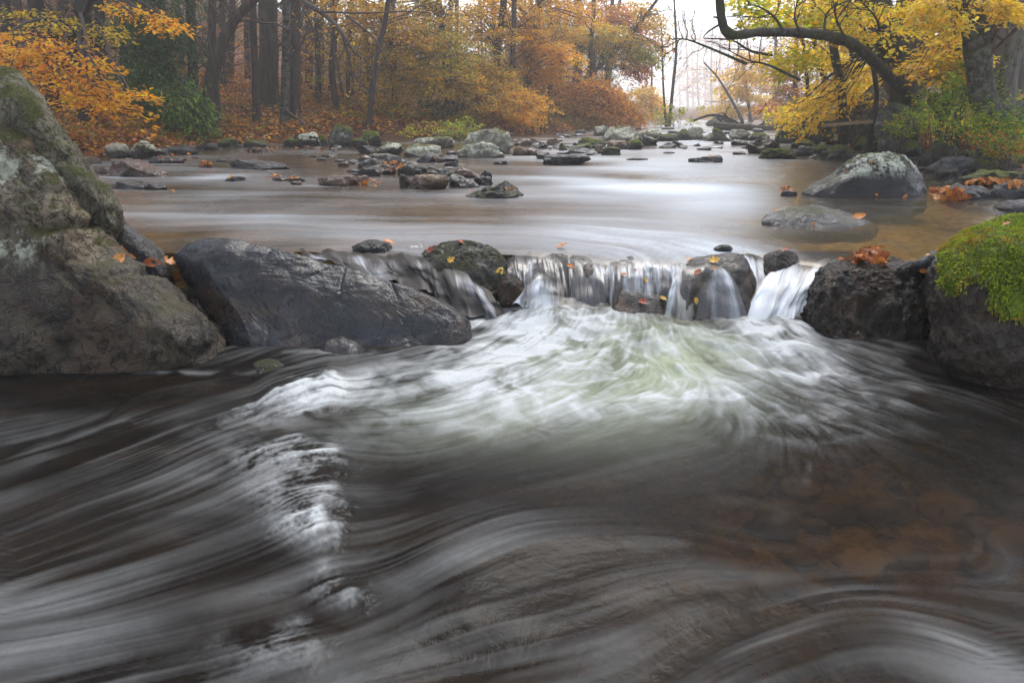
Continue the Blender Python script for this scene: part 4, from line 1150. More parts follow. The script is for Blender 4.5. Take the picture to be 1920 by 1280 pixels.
 ('rock', 1300, 1313, 269, 274, 'dark', 'tiny black stone in the white water of the rapid', GF, {}),
 ('rock', 1370, 1402, 262, 273, 'dark', 'black low rock at the shore below the pale boulders', GF, {}),
 ('rock', 1304, 1333, 276, 281, 'dark', 'thin dark rock with orange leaves below the rapid', GF, {}),
 ('rock', 1289, 1352, 291, 306, 'dark', 'isolated dark rock with a curled leaf in mid current', GF, dict(level=5, facets=12)),
 ('rock', 1174, 1216, 296, 301, 'dark', 'thin awash rock carrying leaves in mid current', GF, dict(flat=.3)),
 ('rock', 1243, 1266, 285, 288, 'dark', 'barely showing dark stone upstream of the isolated rock', GF, {}),
 ('rock', 1372, 1398, 284, 290, 'dark', 'barely showing stone next to the steep bank', GF, {}),
 # steep bank
 ('boulder', 1394, 1464, 261, 288, 'black_wet', 'large glossy black rock at the narrows', GR, dict(level=5, facets=14)),
 ('rock', 1402, 1440, 248, 264, 'mossy_grey', 'olive grey rock on the shore behind the glossy black rock', GR, {}),
 ('rock', 1452, 1500, 240, 270, 'mossy_grey', 'grey green boulder standing at the shore beside the log', GR, {}),
 ('rock', 1420, 1498, 278, 298, 'mossy', 'low dark mossy rock jutting into the pool', GR, dict(level=5, flat=.2)),
 ('rock', 1480, 1534, 261, 279, 'mossy', 'flat mossy rock behind the low jutting rock', GR, {}),
 ('rock', 1488, 1526, 273, 294, 'grey', 'grey faced rock with a mossy brow', GR, {}),
 ('rock', 1518, 1550, 270, 293, 'mossy', 'mossy knob next to the grey faced rock', GR, {}),
 ('rock', 1540, 1608, 270, 301, 'mossy_grey', 'rounded grey rock with moss over its crown', GR, dict(level=5)),
 ('rock', 1594, 1634, 254, 282, 'mossy', 'round bright mossy rock below the plank', GR, {}),
 ('rock', 1546, 1600, 252, 272, 'mossy', 'dark moss covered rock under the plank', GR, {}),
 ('boulder', 1617, 1704, 249, 290, 'mossy', 'big dome of deep green moss behind the lichen capped boulder', GR, dict(level=5)),
 ('rock', 1655, 1728, 264, 297, 'mossy', 'mossy shoulder rock half behind the lichen capped boulder', GR, {}),
 ('boulder', 1712, 1802, 252, 312, 'mossy_grey', 'triangular grey green boulder behind the leaf drift', GR, dict(level=5, peak=.45, facets=6)),
 ('rock', 1728, 1818, 294, 327, 'grey', 'square edged grey rock under the triangular boulder', GR, dict(level=5, flat=.4, facets=13)),
 ('rock', 1797, 1872, 299, 327, 'mossy_grey', 'smooth oval rock with a mossy cap', GR, dict(level=5)),
 ('rock', 1800, 1916, 320, 352, 'mossy', 'long low rock wrapped in olive moss', GR, dict(level=5, flat=.2)),
 ('rock', 1872, 1960, 292, 314, 'mossy', 'dark moss cushion rock at the foot of the bushes', GR, {}),
 ('rock', 1792, 1876, 282, 304, 'mossy', 'flat green rock above the smooth oval rock', GR, dict(flat=.3)),
 ('rock', 1748, 1792, 315, 336, 'black_wet', 'small wet rock with two orange leaves in the backwater', GR, {}),
 ('rock', 1764, 1836, 344, 377, 'grey', 'dark grey pointed rock rising from the leaf drift', GR, dict(level=5, peak=.45, facets=12)),
 ('rock', 1812, 1868, 349, 374, 'dark', 'black rock behind the leaf drift', GR, {}),
 ('rock', 1858, 1960, 339, 374, 'grey', 'craggy grey rock at the end of the leaf drift', GR, dict(level=5, facets=13)),
 ('boulder', 1632, 1716, 192, 256, 'bank', 'upright lichened block at the foot of the arching tree', GR, dict(level=5, Y=10.2, facets=8, flat=.2)),
 ('boulder', 1586, 1664, 160, 232, 'bank', 'tall grey green boulder behind the slim dark trunk', GR, dict(level=5, Y=12.5)),
 ('boulder', 1650, 1706, 164, 214, 'bank', 'grey boulder in front of the broad trunk', GR, dict(Y=12.0, level=5)),
 ('boulder', 1494, 1566, 204, 246, 'bank', 'blue grey boulder on the bank past the plank', GR, dict(Y=14, level=5)),
 ('boulder', 1474, 1512, 212, 250, 'bank', 'small blue grey boulder nearer the log', GR, dict(Y=16)),
 ('boulder', 1556, 1600, 196, 236, 'bank', 'dull green boulder behind the end of the plank', GR, dict(Y=13.5)),
 ('boulder', 1738, 1800, 172, 214, 'mossy', 'moss covered boulder among the green bushes', GR, dict(Y=10.5)),
 ('boulder', 1872, 1960, 184, 240, 'bank', 'lichened boulder at the base of the grey birchlike trunk', GR, dict(Y=9.8, level=5)),
 # boulders up the leafy slope
 ('boulder', 330, 368, 188, 216, 'bank', 'grey boulder up the slope below the dark evergreen', GL, dict(Y=19)),
 ('boulder', 395, 428, 196, 226, 'bank', 'blocky grey boulder beside the twin trunks', GL, dict(Y=17.5)),
 ('boulder', 552, 590, 202, 226, 'bank', 'grey slope boulder beside the straight trunk', GL, dict(Y=19.5)),
 ('boulder', 300, 345, 232, 252, 'mossy_grey', 'low mossy boulder in the fallen leaves of the slope', GL, dict(Y=14.5)),
 ('boulder', 418, 462, 222, 240, 'mossy_grey', 'low grey boulder in the leaves beyond the twin trunks', GL, dict(Y=16)),
 ('boulder', 100, 160, 176, 215, 'mossy', 'dark boulder between the two darkest trunks', GL, dict(Y=16)),
 ('boulder', 205, 240, 212, 238, 'mossy', 'dark boulder below the orange bough', GL, dict(Y=15.5)),
 ('boulder', 725, 762, 186, 212, 'bank', 'dark boulder up among the yellow trees', GL, dict(Y=22)),
]
for k, (nm, x0, x1, yt, yb, mk, lab, grp, kw) in enumerate(ROCKS):
    auto_rock(nm, x0, x1, yt, yb, mk, lab, 200 + k, group=grp, **kw)

# stones on the bed of the lower pool: nobody could count them through the moving water
def bed_stones():
    V, F = ico(3)
    VV, FF, n = [], [], 0
    for k in range(90):
        px, py = RNG.uniform(900, 1960), RNG.uniform(730, 1300)
        p = at_z(px, py, -0.2)
        r = RNG.uniform(0.025, 0.09)
        P = facet(V.copy(), RNG, 9, .35, .9) * r * np.array([1.3, 1, 0.6])
        P = P * (1 + 0.2 * perlin(V * 2 + k, 3))[:, None]
        VV.append(P + [p[0], p[1], -0.36 + r * 0.3]); FF.append(F + n); n += len(V)
    m, nt = mat_new('bed_stone'); g = NT(nt)
    pos = g.n('ShaderNodeNewGeometry').outputs['Position']
    c = g.mix(g.ramp(g.noise(pos, 3.2, 3), .35, .65), (0.06, 0.042, 0.02), (0.24, 0.165, 0.075))
    c = g.mix(g.ramp(g.noise(pos, 30, 4), .5, .8), c, (0.03, 0.02, 0.01))
    b = g.n('ShaderNodeBsdfPrincipled'); g.l(c, b.inputs['Base Color']); b.inputs['Roughness'].default_value = .6
    g.out(b.outputs[0])
    tag(link('river_stones', mesh_np('river_stones', np.concatenate(VV), np.concatenate(FF), m)), kind='stuff')
bed_stones()

def gravel(name, boxes, n, seed):
    V, F = ico(2)
    r = np.random.default_rng(seed); VV, FF, m = [], [], 0
    for k in range(n):
        x0, x1, y0, y1 = boxes[r.integers(len(boxes))]
        px, py = r.uniform(x0, x1), r.uniform(y0, y1)
        p = at_z(px, py, Z_UP)
        w = r.uniform(3, 11) / FPX * p[1]
        P = facet(V.copy(), r, 6, .5, .95) * w * np.array([1.25, 1, .55 * r.uniform(.6, 1.3)])
        VV.append(P + [p[0], p[1], Z_UP + w * r.uniform(-.25, .12)]); FF.append(F + m); m += len(V)
    tag(link(name, mesh_np(name, np.concatenate(VV), np.concatenate(FF), MR['low_grey'])), kind='stuff')
gravel('gravel', [(600, 880, 284, 342), (660, 800, 296, 330), (150, 470, 268, 306), (440, 640, 264, 288), (1040, 1420, 246, 284), (1180, 1420, 242, 266), (960, 1120, 262, 290), (1420, 1600, 262, 296), (1700, 1900, 300, 345)], 420, 5)
# ------------------------------------------------------------------ leaves of trees: many small faces, each with its own colour
PAL = {
 'orange': [(0.78, 0.35, 0.018), (0.80, 0.42, 0.025), (0.72, 0.27, 0.014), (0.80, 0.50, 0.035)],
 'gold':   [(0.72, 0.37, 0.02), (0.76, 0.45, 0.03), (0.62, 0.28, 0.02), (0.52, 0.40, 0.04)],
 'yellow': [(0.78, 0.50, 0.02), (0.80, 0.56, 0.03), (0.72, 0.41, 0.02), (0.60, 0.50, 0.04)],
 'lime':   [(0.38, 0.43, 0.03), (0.52, 0.48, 0.03), (0.27, 0.35, 0.03), (0.66, 0.52, 0.03)],
 'olive':  [(0.30, 0.26, 0.03), (0.42, 0.29, 0.03), (0.22, 0.23, 0.025), (0.50, 0.31, 0.03)],
 'green':  [(0.13, 0.24, 0.025), (0.18, 0.30, 0.03), (0.09, 0.17, 0.02), (0.30, 0.36, 0.04)],
 'dark':   [(0.03, 0.085, 0.014), (0.045, 0.11, 0.02), (0.025, 0.06, 0.014), (0.06, 0.12, 0.02)],
 'rust':   [(0.52, 0.18, 0.03), (0.42, 0.13, 0.025), (0.62, 0.26, 0.03), (0.34, 0.12, 0.03)],
 'red':    [(0.62, 0.16, 0.05), (0.68, 0.24, 0.06), (0.50, 0.12, 0.05), (0.66, 0.30, 0.07)],
 'brown':  [(0.24, 0.105, 0.03), (0.32, 0.145, 0.035), (0.17, 0.07, 0.022), (0.38, 0.20, 0.045)],
}
M_LEAF = leaf_mat('tree_leaf', 0.58)
M_NEEDLE = leaf_mat('needle_leaf', 0.25)
M_LITTER = leaf_mat('litter_leaf', 0.15, 0.45, 0.4)

def leaf_arrays(pos, dirv, nrm, size, col, asp=0.55, fold=0.25):
    n = len(pos)
    d = dirv / (np.linalg.norm(dirv, axis=1, keepdims=True) + 1e-9)
    s_ = np.cross(d, nrm); s_ /= np.linalg.norm(s_, axis=1, keepdims=True) + 1e-9
    u = np.cross(s_, d)
    L = size[:, None]
    V = np.stack([pos, pos + d * L * 0.5 + s_ * L * asp * 0.5 + u * L * fold * 0.4, pos + d * L, pos + d * L * 0.45 - s_ * L * asp * 0.5 + u * L * fold * 0.4], 1).reshape(-1, 3)
    F = np.arange(n * 4, dtype=np.int32).reshape(-1, 4)
    return V, F, np.repeat(col, 4, 0)

def pal_cols(pal, n):
    mixw = pal if isinstance(pal, list) else [(pal, 1.0)]
    names = [m[0] for m in mixw]; w = np.array([m[1] for m in mixw]); w = w / w.sum()
    ch = RNG.choice(len(names), n, p=w)
    allc = np.array([PAL[k] for k in names])
    c = allc[ch, RNG.integers(0, 4, n)]
    return np.clip(c * (0.85 + 0.45 * RNG.random((n, 1))) , 0, 1)

class Spray:
    """flat drooping leaf sprays at the ends of twigs, gathered over a whole crown"""
    def __init__(s):
        s.P, s.D, s.N, s.S, s.C = [], [], [], [], []
    def add(s, o, d, L, n, size, pal, width=0.38, droop=0.25, upn=0.75, clumpcol=0.25):
        d = np.asarray(d, float); d = d / np.linalg.norm(d)
        side = np.cross(d, [0, 0, 1.0]); side /= np.linalg.norm(side) + 1e-9
        t = RNG.random(n) ** 0.8
        lat = RNG.uniform(-1, 1, n) * width * np.sin(pi * np.clip(t * 0.85 + 0.12, 0, 1))
        p = o + d * (t * L)[:, None] + side * (lat * L)[:, None]
        p[:, 2] -= droop * L * (t ** 2 + 0.6 * np.abs(lat)) - RNG.normal(0, 0.035, n) * L
        dd = d * 0.8 + side * np.sign(lat)[:, None] * 0.7 + RNG.normal(0, 0.35, (n, 3)); dd[:, 2] -= 0.35
        nn = RNG.normal(0, 1, (n, 3)) * (1 - upn); nn[:, 2] += upn
        c = pal_cols(pal, n) * (1 + clumpcol * RNG.uniform(-1, 0.6))
        s.P.append(p); s.D.append(dd); s.N.append(nn); s.S.append(size * RNG.uniform(0.65, 1.2, n)); s.C.append(np.clip(c, 0, 1))
    def arrays(s):
        return [np.concatenate(a) for a in (s.P, s.D, s.N, s.S, s.C)]
    def mesh(s, name, mat, keep=None, asp=0.55):
        P, D, N, S, C = s.arrays()
        if keep is not None:
            P, D, N, S, C = P[keep], D[keep], N[keep], S[keep], C[keep]
        V, F, c = leaf_arrays(P, D, N, S, C, asp)
        return mesh_np(name, V, F, mat, False, colors={'leaf_color': c})

BK = {
 'brown': bark_mat('bark_brown', (0.075, 0.055, 0.042), (0.035, 0.026, 0.02), 7),
 'dark': bark_mat('bark_dark', (0.04, 0.031, 0.026), (0.018, 0.014, 0.012), 7, moss=0.3),
 'mossy': bark_mat('bark_mossy', (0.052, 0.042, 0.033), (0.022, 0.018, 0.014), 9, moss=0.9, lichen=0.3),
 'lichen': bark_mat('bark_lichen', (0.06, 0.052, 0.045), (0.025, 0.021, 0.018), 8, lichen=1.0, moss=0.4),
 'grey': bark_mat('bark_grey', (0.17, 0.165, 0.15), (0.085, 0.08, 0.072), 9, lichen=0.8, moss=0.3),
 'twig': bark_mat('bark_twig', (0.10, 0.075, 0.062), (0.06, 0.045, 0.038), 12),
 'pale': bark_mat('bark_pale', (0.16, 0.13, 0.115), (0.09, 0.075, 0.065), 12),
}

def px_path(path, Y, n):
    """pixel path [(px,py),..] stood at distance Y (scalar or per point) -> smooth 3-D curve"""
    A = np.array(path, float)
    Ys = np.full(len(A), Y, float) if np.isscalar(Y) else np.array(Y, float)
    return spline(at_y(A[:, 0], A[:, 1], Ys), n)

def trunk_curve(path, Y, n=22, sink=True):
    C = px_path(path, Y, n)
    if sink:                                  # root it in the ground
        gz = gh(C[0, 0], C[0, 1])
        if C[0, 2] > gz - 0.1:
            f = C[0].copy(); f[2] = gz - 0.15
            C = np.concatenate([[f], C])
    return C

def taper(C, r0, r1, flare=0.35, fl_h=0.5):
    s_ = np.concatenate([[0], np.cumsum(np.linalg.norm(np.diff(C, axis=0), axis=1))])
    r = r0 + (r1 - r0) * s_ / s_[-1]
    return r * (1 + flare * np.exp(-s_ / fl_h))

def twigs(W, C, r, n, L, ang=1.0, sub=3, up=0.2, frm=0.3, sides=4, face=None):
    """bare side branches with forked twigs along curve C"""
    ends = []
    for k in range(n):
        i = int(len(C) * (frm + (1 - frm) * RNG.random())) if len(C) > 2 else 0
        i = min(max(i, 1), len(C) - 1)
        p = C[i]; t = C[i] - C[i - 1]; t = t / (np.linalg.norm(t) + 1e-9)
        d = RNG.normal(size=3); d -= t * (d @ t); d /= np.linalg.norm(d)
        if face is not None: d = d + np.array(face) * 0.8
        d = d * ang + t * 0.6 + np.array([0, 0, up]); d /= np.linalg.norm(d)
        l = L * RNG.uniform(0.5, 1.1)
        m = 6
        b = RNG.normal(0, 0.12, 3)
        q = p + d * (np.linspace(0, 1, m)[:, None] * l) + b * (np.linspace(0, 1, m)[:, None] ** 2) * l
        q[1:-1] += RNG.normal(0, 0.025 * l, (m - 2, 3))
        rb = r * RNG.uniform(0.6, 1.0)
        W.tube(q, np.linspace(rb, rb * 0.3, m), sides)
        ends.append((q[-1], q[-1] - q[-2]))
        for j in range(sub):
            a = q[RNG.integers(1, m - 1)]
            e = d + RNG.normal(0, 0.65, 3); e /= np.linalg.norm(e)
            ll = l * RNG.uniform(0.25, 0.55)
            qq = a + e * (np.linspace(0, 1, 4)[:, None] * ll); qq[1:3] += RNG.normal(0, 0.03 * ll, (2, 3))
            W.tube(qq, np.linspace(rb * 0.5, rb * 0.2, 4), 3)
            ends.append((qq[-1], e))
    return ends

def tree(label, path, Y, wpx, bark='brown', group=None, masses=(), height=None, leaf=0.075, cat='tree', name='tree', flare=.35, sides=10, twig=0, twig_L=1.6,
         canopy=0, canopy_pal='brown', nspray=0, leaves_mat=None, asp=0.55, upn=0.75, tipw=None, single_leaves=0, extra=None, sprayL=0.9, per=38, limbs=True, droop=.25, rough=.12, sparse=None):
    """one tree: trunk along a pixel path at distance Y, wood and leaf crown as its parts.
    MASSES: (x0, y0, x1, y1, thickness px, Y0, Y1, sprays, palette) - where the leaves hang"""
    A = list(path)
    Ys = [Y] * len(A) if np.isscalar(Y) else list(Y)
    C = trunk_curve(A, Ys, 22)
    mid = C[len(C) // 2]
    dist = float(np.linalg.norm(mid - CAM))
    r0 = wpx / FPX * dist / 2
    if height:                                # goes on above the frame
        top = C[-1]; t = C[-1] - C[-4]; t = t / np.linalg.norm(t)
        ex = [top + (t * (1 - u) + np.array([0, 0, 1.0]) * u) / 1 * (height - top[2]) * u for u in np.linspace(0.1, 1, 8)]
        for e in ex: e += RNG.normal(0, 0.05, 3)
        C = np.concatenate([C, ex])
    r1 = r0 * 0.3 if height else r0 * 0.55
    if tipw: r1 = tipw / FPX * dist / 2
    base = C[0]
    t = empty(name, (float(base[0]), float(base[1]), float(max(gh(base[0], base[1]), base[2]))), label, cat, group)
    W = Wood()
    R = taper(C, r0, r1, flare, 0.35)
    if len(C) < 60:
        s_ = np.linspace(0, len(C) - 1, 64)
        Cd = np.stack([np.interp(s_, np.arange(len(C)), C[:, k]) for k in range(3)], -1); Rd = np.interp(s_, np.arange(len(C)), R)
    W.tube(Cd, Rd, sides, rough, seed=int(abs(base[0] * 77)) % 200)
    link('trunk', W.mesh('trunk', BK[bark]), t)
    W = Wood(); S = Spray()
    if extra: extra(W, S, C, r0)
    if twig:
        ends = twigs(W, Cd, r0 * 0.22, twig, twig_L)
        if sparse:
            for (p, d) in ends:
                if RNG.random() < sparse[1]:
                    S.add(p - d / np.linalg.norm(d) * 0.2, d, 0.5, sparse[2], leaf, sparse[0], droop=droop)
    for (x0, y0, x1, y1, th, Ya, Yb, ns, pal) in masses:
        for k in range(int(ns * 1.9)):
            u = RNG.random()
            a = RNG.uniform(0, 2 * pi); rr = sqrt(RNG.random()) * th
            qx, qy = x0 + (x1 - x0) * u + cos(a) * rr, y0 + (y1 - y0) * u + sin(a) * rr * 0.8
            o = at_y(qx, qy, Ya + (Yb - Ya) * RNG.random())
            j = int(np.argmin(np.linalg.norm((Cd - o) * [1, 1, 0.6], axis=1)))
            tr = Cd[j]
            d = o - tr; d[2] *= 0.25; nd = np.linalg.norm(d)
            d = d / (nd + 1e-6) + RNG.normal(0, 0.45, 3) * [1, 1, 0.25]
            L = sprayL * RNG.uniform(0.7, 1.3)
            d /= np.linalg.norm(d)
            oo = o - d * L * 0.5
            S.add(oo, d, L, int(per * 1.15 * RNG.uniform(0.7, 1.3)), leaf, pal, upn=upn, droop=droop)
            if limbs and (k % 3 == 0):
                j2 = max(0, j - 5)
                a0 = Cd[j2]
                mpt = (a0 + oo) / 2 + np.array([0, 0, 0.10 * nd])
                q = spline([a0, mpt, oo, oo + d * L * 0.8 - [0, 0, 0.1 * L]], 9)
                rb = min(r0 * 0.3, 0.012 + 0.008 * nd)
                W.tube(q, np.linspace(rb, 0.004, 9), 4)
    if canopy and height:                     # the crown above the picture, which shades the wood
        tp = C[-4:]
        for k in range(canopy):
            o = tp[RNG.integers(0, 4)] + np.clip(RNG.normal(0, 1, 3), -1.8, 1.8) * [2.2, 2.2, 1.2]
            if o[1] < 3 or proj(o)[1] + 2.2 / o[1] * FPX > 0: continue
            S.add(o, RNG.normal(size=3) * [1, 1, .2], 1.6, 22, 0.24, canopy_pal, width=.5)
            if k % 4 == 0:
                q0 = tp[RNG.integers(0, 4)]
                W.tube(np.linspace(q0, o, 4), np.linspace(r0 * .2, .01, 4), 4)
    if W.n: tag(link('branches', W.mesh('branches', BK['twig' if bark != 'mossy' else 'mossy']), t), kind='stuff')
    if S.P:
        lm = leaves_mat or M_LEAF
        if single_leaves:
            P, D, N, Sz, Cc = S.arrays()
            q = np.linalg.norm(P - CAM, axis=1)
            fx, fy = proj(P)
            ok = (fx > 0) & (fx < 1920) & (fy > 0) & (fy < 640)
            app = np.where(ok, Sz / q, 0)
            big = np.argsort(-app)[:single_leaves]
            keep = np.ones(len(P), bool); keep[big] = False
            single_leaf_parts(t, P[big], D[big], N[big], Sz[big], Cc[big], lm)
            cr = link('crown', S.mesh('crown', lm, keep, asp), t)
        else:
            cr = link('crown', S.mesh('crown', lm, None, asp), t)
        cr['kind'] = 'stuff'
    return t

_leafmesh = {}
def single_leaf_parts(t, P, D, N, Sz, C, mat):
    """the leaves that show largest, each an object of its own; alike leaves share one mesh"""
    prof = [(0, 0), (0.12, 0.16), (0.32, 0.27), (0.55, 0.24), (0.78, 0.12), (1, 0)]
    for k in range(len(P)):
        ci = tuple(np.round(C[k] * 7).astype(int))
        if ci not in _leafmesh:
            V = []
            for (a, b) in prof: V.append((a, 0, -0.05 * sin(a * pi)))
            for (a, b) in prof[1:-1]: V.append((a, b, 0.05 + 0.03 * sin(9 * a)))
            for (a, b) in prof[1:-1]: V.append((a, -b, 0.05 - 0.03 * sin(8 * a)))
            F3, F4 = [], []
            Lf, Rt = [6, 7, 8, 9], [10, 11, 12, 13]
            F3 += [(0, 1, 6), (5, 9, 4), (0, 10, 1), (5, 4, 13)]
            for i in range(3):
                F4 += [(1 + i, 2 + i, Lf[i + 1], Lf[i]), (2 + i, 1 + i, Rt[i], Rt[i + 1])]
            me = mesh_np('leaf', np.array(V), [np.array(F3), np.array(F4)], mat, True, colors={'leaf_color': np.tile(np.array(ci) / 7.0, (14, 1))})
            me['local'] = 1
            _leafmesh[ci] = me
        o = bpy.data.objects.new('leaf', _leafmesh[ci]); COL.objects.link(o); o.parent = t
        d = D[k] / np.linalg.norm(D[k]); s_ = np.cross(N[k], d); s_ /= np.linalg.norm(s_) + 1e-9; u = np.cross(d, s_)
        M = Matrix((d, s_, u)).transposed().to_4x4()
        M = Matrix.Translation(Vector(P[k]) - Vector(t.location)) @ M @ Matrix.Scale(float(Sz[k]), 4)
        o.matrix_basis = M
bpy.context.view_layer.update()
DG = bpy.context.evaluated_depsgraph_get()
# ------------------------------------------------------------------ fallen leaves one by one
def oak_leaf_mesh(v, col, lobes=5):
    """a curled leaf with toothed or lobed edge, 1 m long, modelled about its stalk end"""
    r = np.random.default_rng(v)
    m = 15
    t = np.linspace(0, 1, m)
    if lobes == 5:                     # chestnut oak: coarse teeth
        w = 0.27 * np.sin(pi * t ** 0.8) ** 0.8 * (1 + 0.16 * np.where(np.arange(m) % 2 == 0, -1, 1))
    elif lobes == 3:                   # maple-like
        w = 0.42 * np.array([.1, .5, .9, .6, .45, .8, 1.1, .7, .45, .4, .5, .35, .22, .12, .0])
    else:
        w = 0.25 * np.sin(pi * t ** 0.75) ** 0.9
    w[0] = 0.02; w[-1] = 0.0
    curl = r.uniform(-.8, .9); cup = r.uniform(.15, .7)
    ang = curl * t * 1.6
    x = np.cumsum(np.concatenate([[0], np.cos((ang[1:] + ang[:-1]) / 2) / (m - 1)])); z = np.cumsum(np.concatenate([[0], np.sin((ang[1:] + ang[:-1]) / 2) / (m - 1)])) * .7
    wav = r.normal(0, .025, (m, 2))
    V = [(x[i], 0, z[i]) for i in range(m)] + [(x[i], w[i], z[i] + cup * w[i] * .7 + wav[i, 0]) for i in range(m)] + [(x[i], -w[i], z[i] + cup * w[i] * .7 + wav[i, 1]) for i in range(m)]
    V += [(-.22, .006, -.02), (-.22, -.006, -.02)]
    F = []
    for i in range(m - 1):
        F += [(i, i + 1, m + i + 1, m + i), (i + 1, i, 2 * m + i, 2 * m + i + 1)]
    F.append((3 * m, 3 * m + 1, 0, 0)) if False else None
    c = np.tile(np.array(col), (len(V), 1)); c[:m] *= .75
    c *= 1 + .25 * r.normal(size=(len(V), 1)) * .5
    F4 = np.array([f for f in F if f])
    me = mesh_np('leaf', np.array(V), [F4, np.array([[3 * m, 3 * m + 1, 0]])], M_FALLEN, True, colors={'leaf_color': np.clip(c, 0, 1)})
    return me
M_FALLEN = leaf_mat('fallen_leaf', 0.15, 0.45, 0.22)
LCOL = {'tan': (.55, .24, .07), 'orange': (.58, .20, .03), 'rust': (.36, .10, .025), 'yellow': (.62, .36, .05), 'red': (.35, .07, .035), 'brown': (.22, .085, .03)}
LM = {(c, l, v): oak_leaf_mesh(10 * v + l, LCOL[c], l) for c in LCOL for l in (5, 3, 1) for v in (1, 2)}
def fallen(label, px, py, Y, size_px, col='orange', lobes=5, v=1, rot=0.0, tilt=(0, 0), group=None, z=None, lift=0.0):
    p = at_z(px, py, z) if z is not None else at_y(px, py, Y)
    nrm = Vector((0, -.35, 1)).normalized()
    if z is None:
        d = Vector(ray(px, py)).normalized()
        hit, loc, hn, _i, ho, _m = SC.ray_cast(DG, Vector(CAM), d)
        if hit and (loc - Vector(CAM)).length < Y * 1.5 + 1:
            if hn.dot(d) > 0: hn = -hn
            nrm = (hn + Vector((0, -.2, .35))).normalized()
            p = np.array(loc + nrm * (0.004 + lift))
    o = bpy.data.objects.new('leaf', LM[(col, lobes, v)]); COL.objects.link(o)
    s_ = size_px / FPX * float(p[1]) * 0.8
    # the blade lies on the surface, turned in it by ROT as seen from the water, and tipped a little
    x = Vector((1, 0, 0)); x = (x - nrm * x.dot(nrm)).normalized(); y = nrm.cross(x)
    B = Matrix((x, y, nrm)).transposed().to_4x4()
    M = B @ Matrix.Rotation(radians(-rot), 4, 'Z') @ Matrix.Rotation(radians(tilt[1] * .6), 4, 'Y') @ Matrix.Rotation(radians((tilt[0] - 45) * .4), 4, 'X')
    o.matrix_world = Matrix.Translation(Vector(p)) @ M @ Matrix.Scale(s_, 4) @ Matrix.Translation((-.5, 0, 0))
    tag(o, label, 'leaf', group)
    return o
GLF = 'fallen leaves caught at the ledge'
# on and beside the huge boulder
fallen('flat toothed orange tan leaf stuck on the face of the huge boulder', 222, 487, 2.18, 40, 'tan', 5, 1, -75, (70, 0), GLF)
fallen('long curled orange leaf lying in the cleft beside the huge boulder', 246, 470, 2.55, 74, 'orange', 5, 2, -32, (60, 0), GLF)
fallen('bright folded orange leaf at the top of the cleft by the slab', 318, 497, 2.5, 42, 'tan', 3, 1, -20, (55, 0), GLF)
fallen('narrow rusty leaf joining the two orange leaves in the cleft', 288, 492, 2.5, 44, 'rust', 1, 1, -10, (50, 0), GLF)
fallen('dark orange leaf pressed down the seam between boulder and slab', 332, 525, 2.38, 56, 'rust', 5, 1, -52, (60, 0), GLF)
fallen('small red brown leaf scrap low in the seam by the slab', 372, 566, 2.3, 26, 'red', 1, 2, -50, (60, 0), GLF)
# around the slide and mossy rock
fallen('bright orange leaf on the small wet rock at the head of the slide', 728, 457, 3.38, 32, 'orange', 5, 1, 5, (25, 0), GLF)
fallen('red maple leaf low on the mossy rock', 810, 471, 3.02, 24, 'red', 3, 1, 30, (50, 0), GLF)
fallen('dark red leaf folded over the crown of the mossy rock', 868, 455, 3.06, 30, 'red', 5, 2, 10, (25, 0), GLF)
fallen('glowing orange leaf at the foot of the mossy rock', 846, 488, 2.98, 22, 'yellow', 3, 2, -40, (50, 0), GLF)
fallen('thin yellow leaf upright on the dark face of the mossy rock', 938, 508, 3.0, 34, 'yellow', 1, 1, -65, (70, 0), GLF)
fallen('yellow orange leaf sliding to the lip of the fall', 1056, 462, 3.3, 32, 'orange', 1, 2, -12, (8, 0), GLF, z=Z_UP + .012)
# in and behind the falling water
fallen('slim orange leaf caught high in the curtain near its start', 1072, 499, 3.02, 24, 'orange', 1, 1, 8, (60, 0), GLF)
fallen('small orange leaf caught mid curtain', 1170, 516, 2.98, 15, 'orange', 1, 2, 10, (60, 0), GLF)
fallen('tiny orange leaf beside the small mid curtain leaf', 1192, 507, 2.98, 12, 'rust', 1, 1, 15, (60, 0), GLF)
fallen('golden leaf stuck upright in the middle of the curtain', 1208, 528, 2.94, 18, 'yellow', 3, 1, 70, (70, 0), GLF)
fallen('red leaf cluster piece low behind the curtain', 1206, 568, 2.84, 24, 'red', 3, 2, 25, (60, 0), GLF)
fallen('yellow brown leaf low in the curtain before the dome', 1243, 562, 2.86, 24, 'yellow', 1, 2, 55, (70, 0), GLF)
fallen('pale orange leaf under thin water at the top of the dome', 1296, 487, 2.98, 28, 'tan', 1, 1, 8, (30, 0), GLF)
fallen('yellow maple leaf perched on the brown dome', 1340, 492, 2.96, 32, 'yellow', 3, 1, -15, (35, 0), GLF)
fallen('small orange leaf just below the yellow maple leaf', 1337, 504, 2.92, 16, 'tan', 1, 2, -80, (55, 0), GLF)
fallen('rusty leaf flattened on the dome beside the parting water', 1308, 512, 2.92, 22, 'rust', 5, 1, -40, (55, 0), GLF)
fallen('pale yellow leaf low on the wet side of the dome', 1305, 565, 2.78, 20, 'yellow', 1, 1, 80, (70, 0), GLF)
fallen('red brown leaf on top of the small black angular rock', 1474, 470, 3.06, 22, 'red', 5, 1, -20, (25, 0), GLF)
fallen('orange leaf pinched between the black boulder and the mossy boulder', 1732, 506, 2.6, 20, 'orange', 5, 1, -10, (35, 0), GLF)
fallen('pale leaf at the edge of the grey shoulder of the mossy boulder', 1742, 478, 2.72, 16, 'tan', 1, 1, 20, (25, 0), GLF)
fallen('rusty leaf resting on the crest of the mossy boulder', 1888, 422, 2.4, 22, 'rust', 1, 2, 5, (25, 0), GLF)
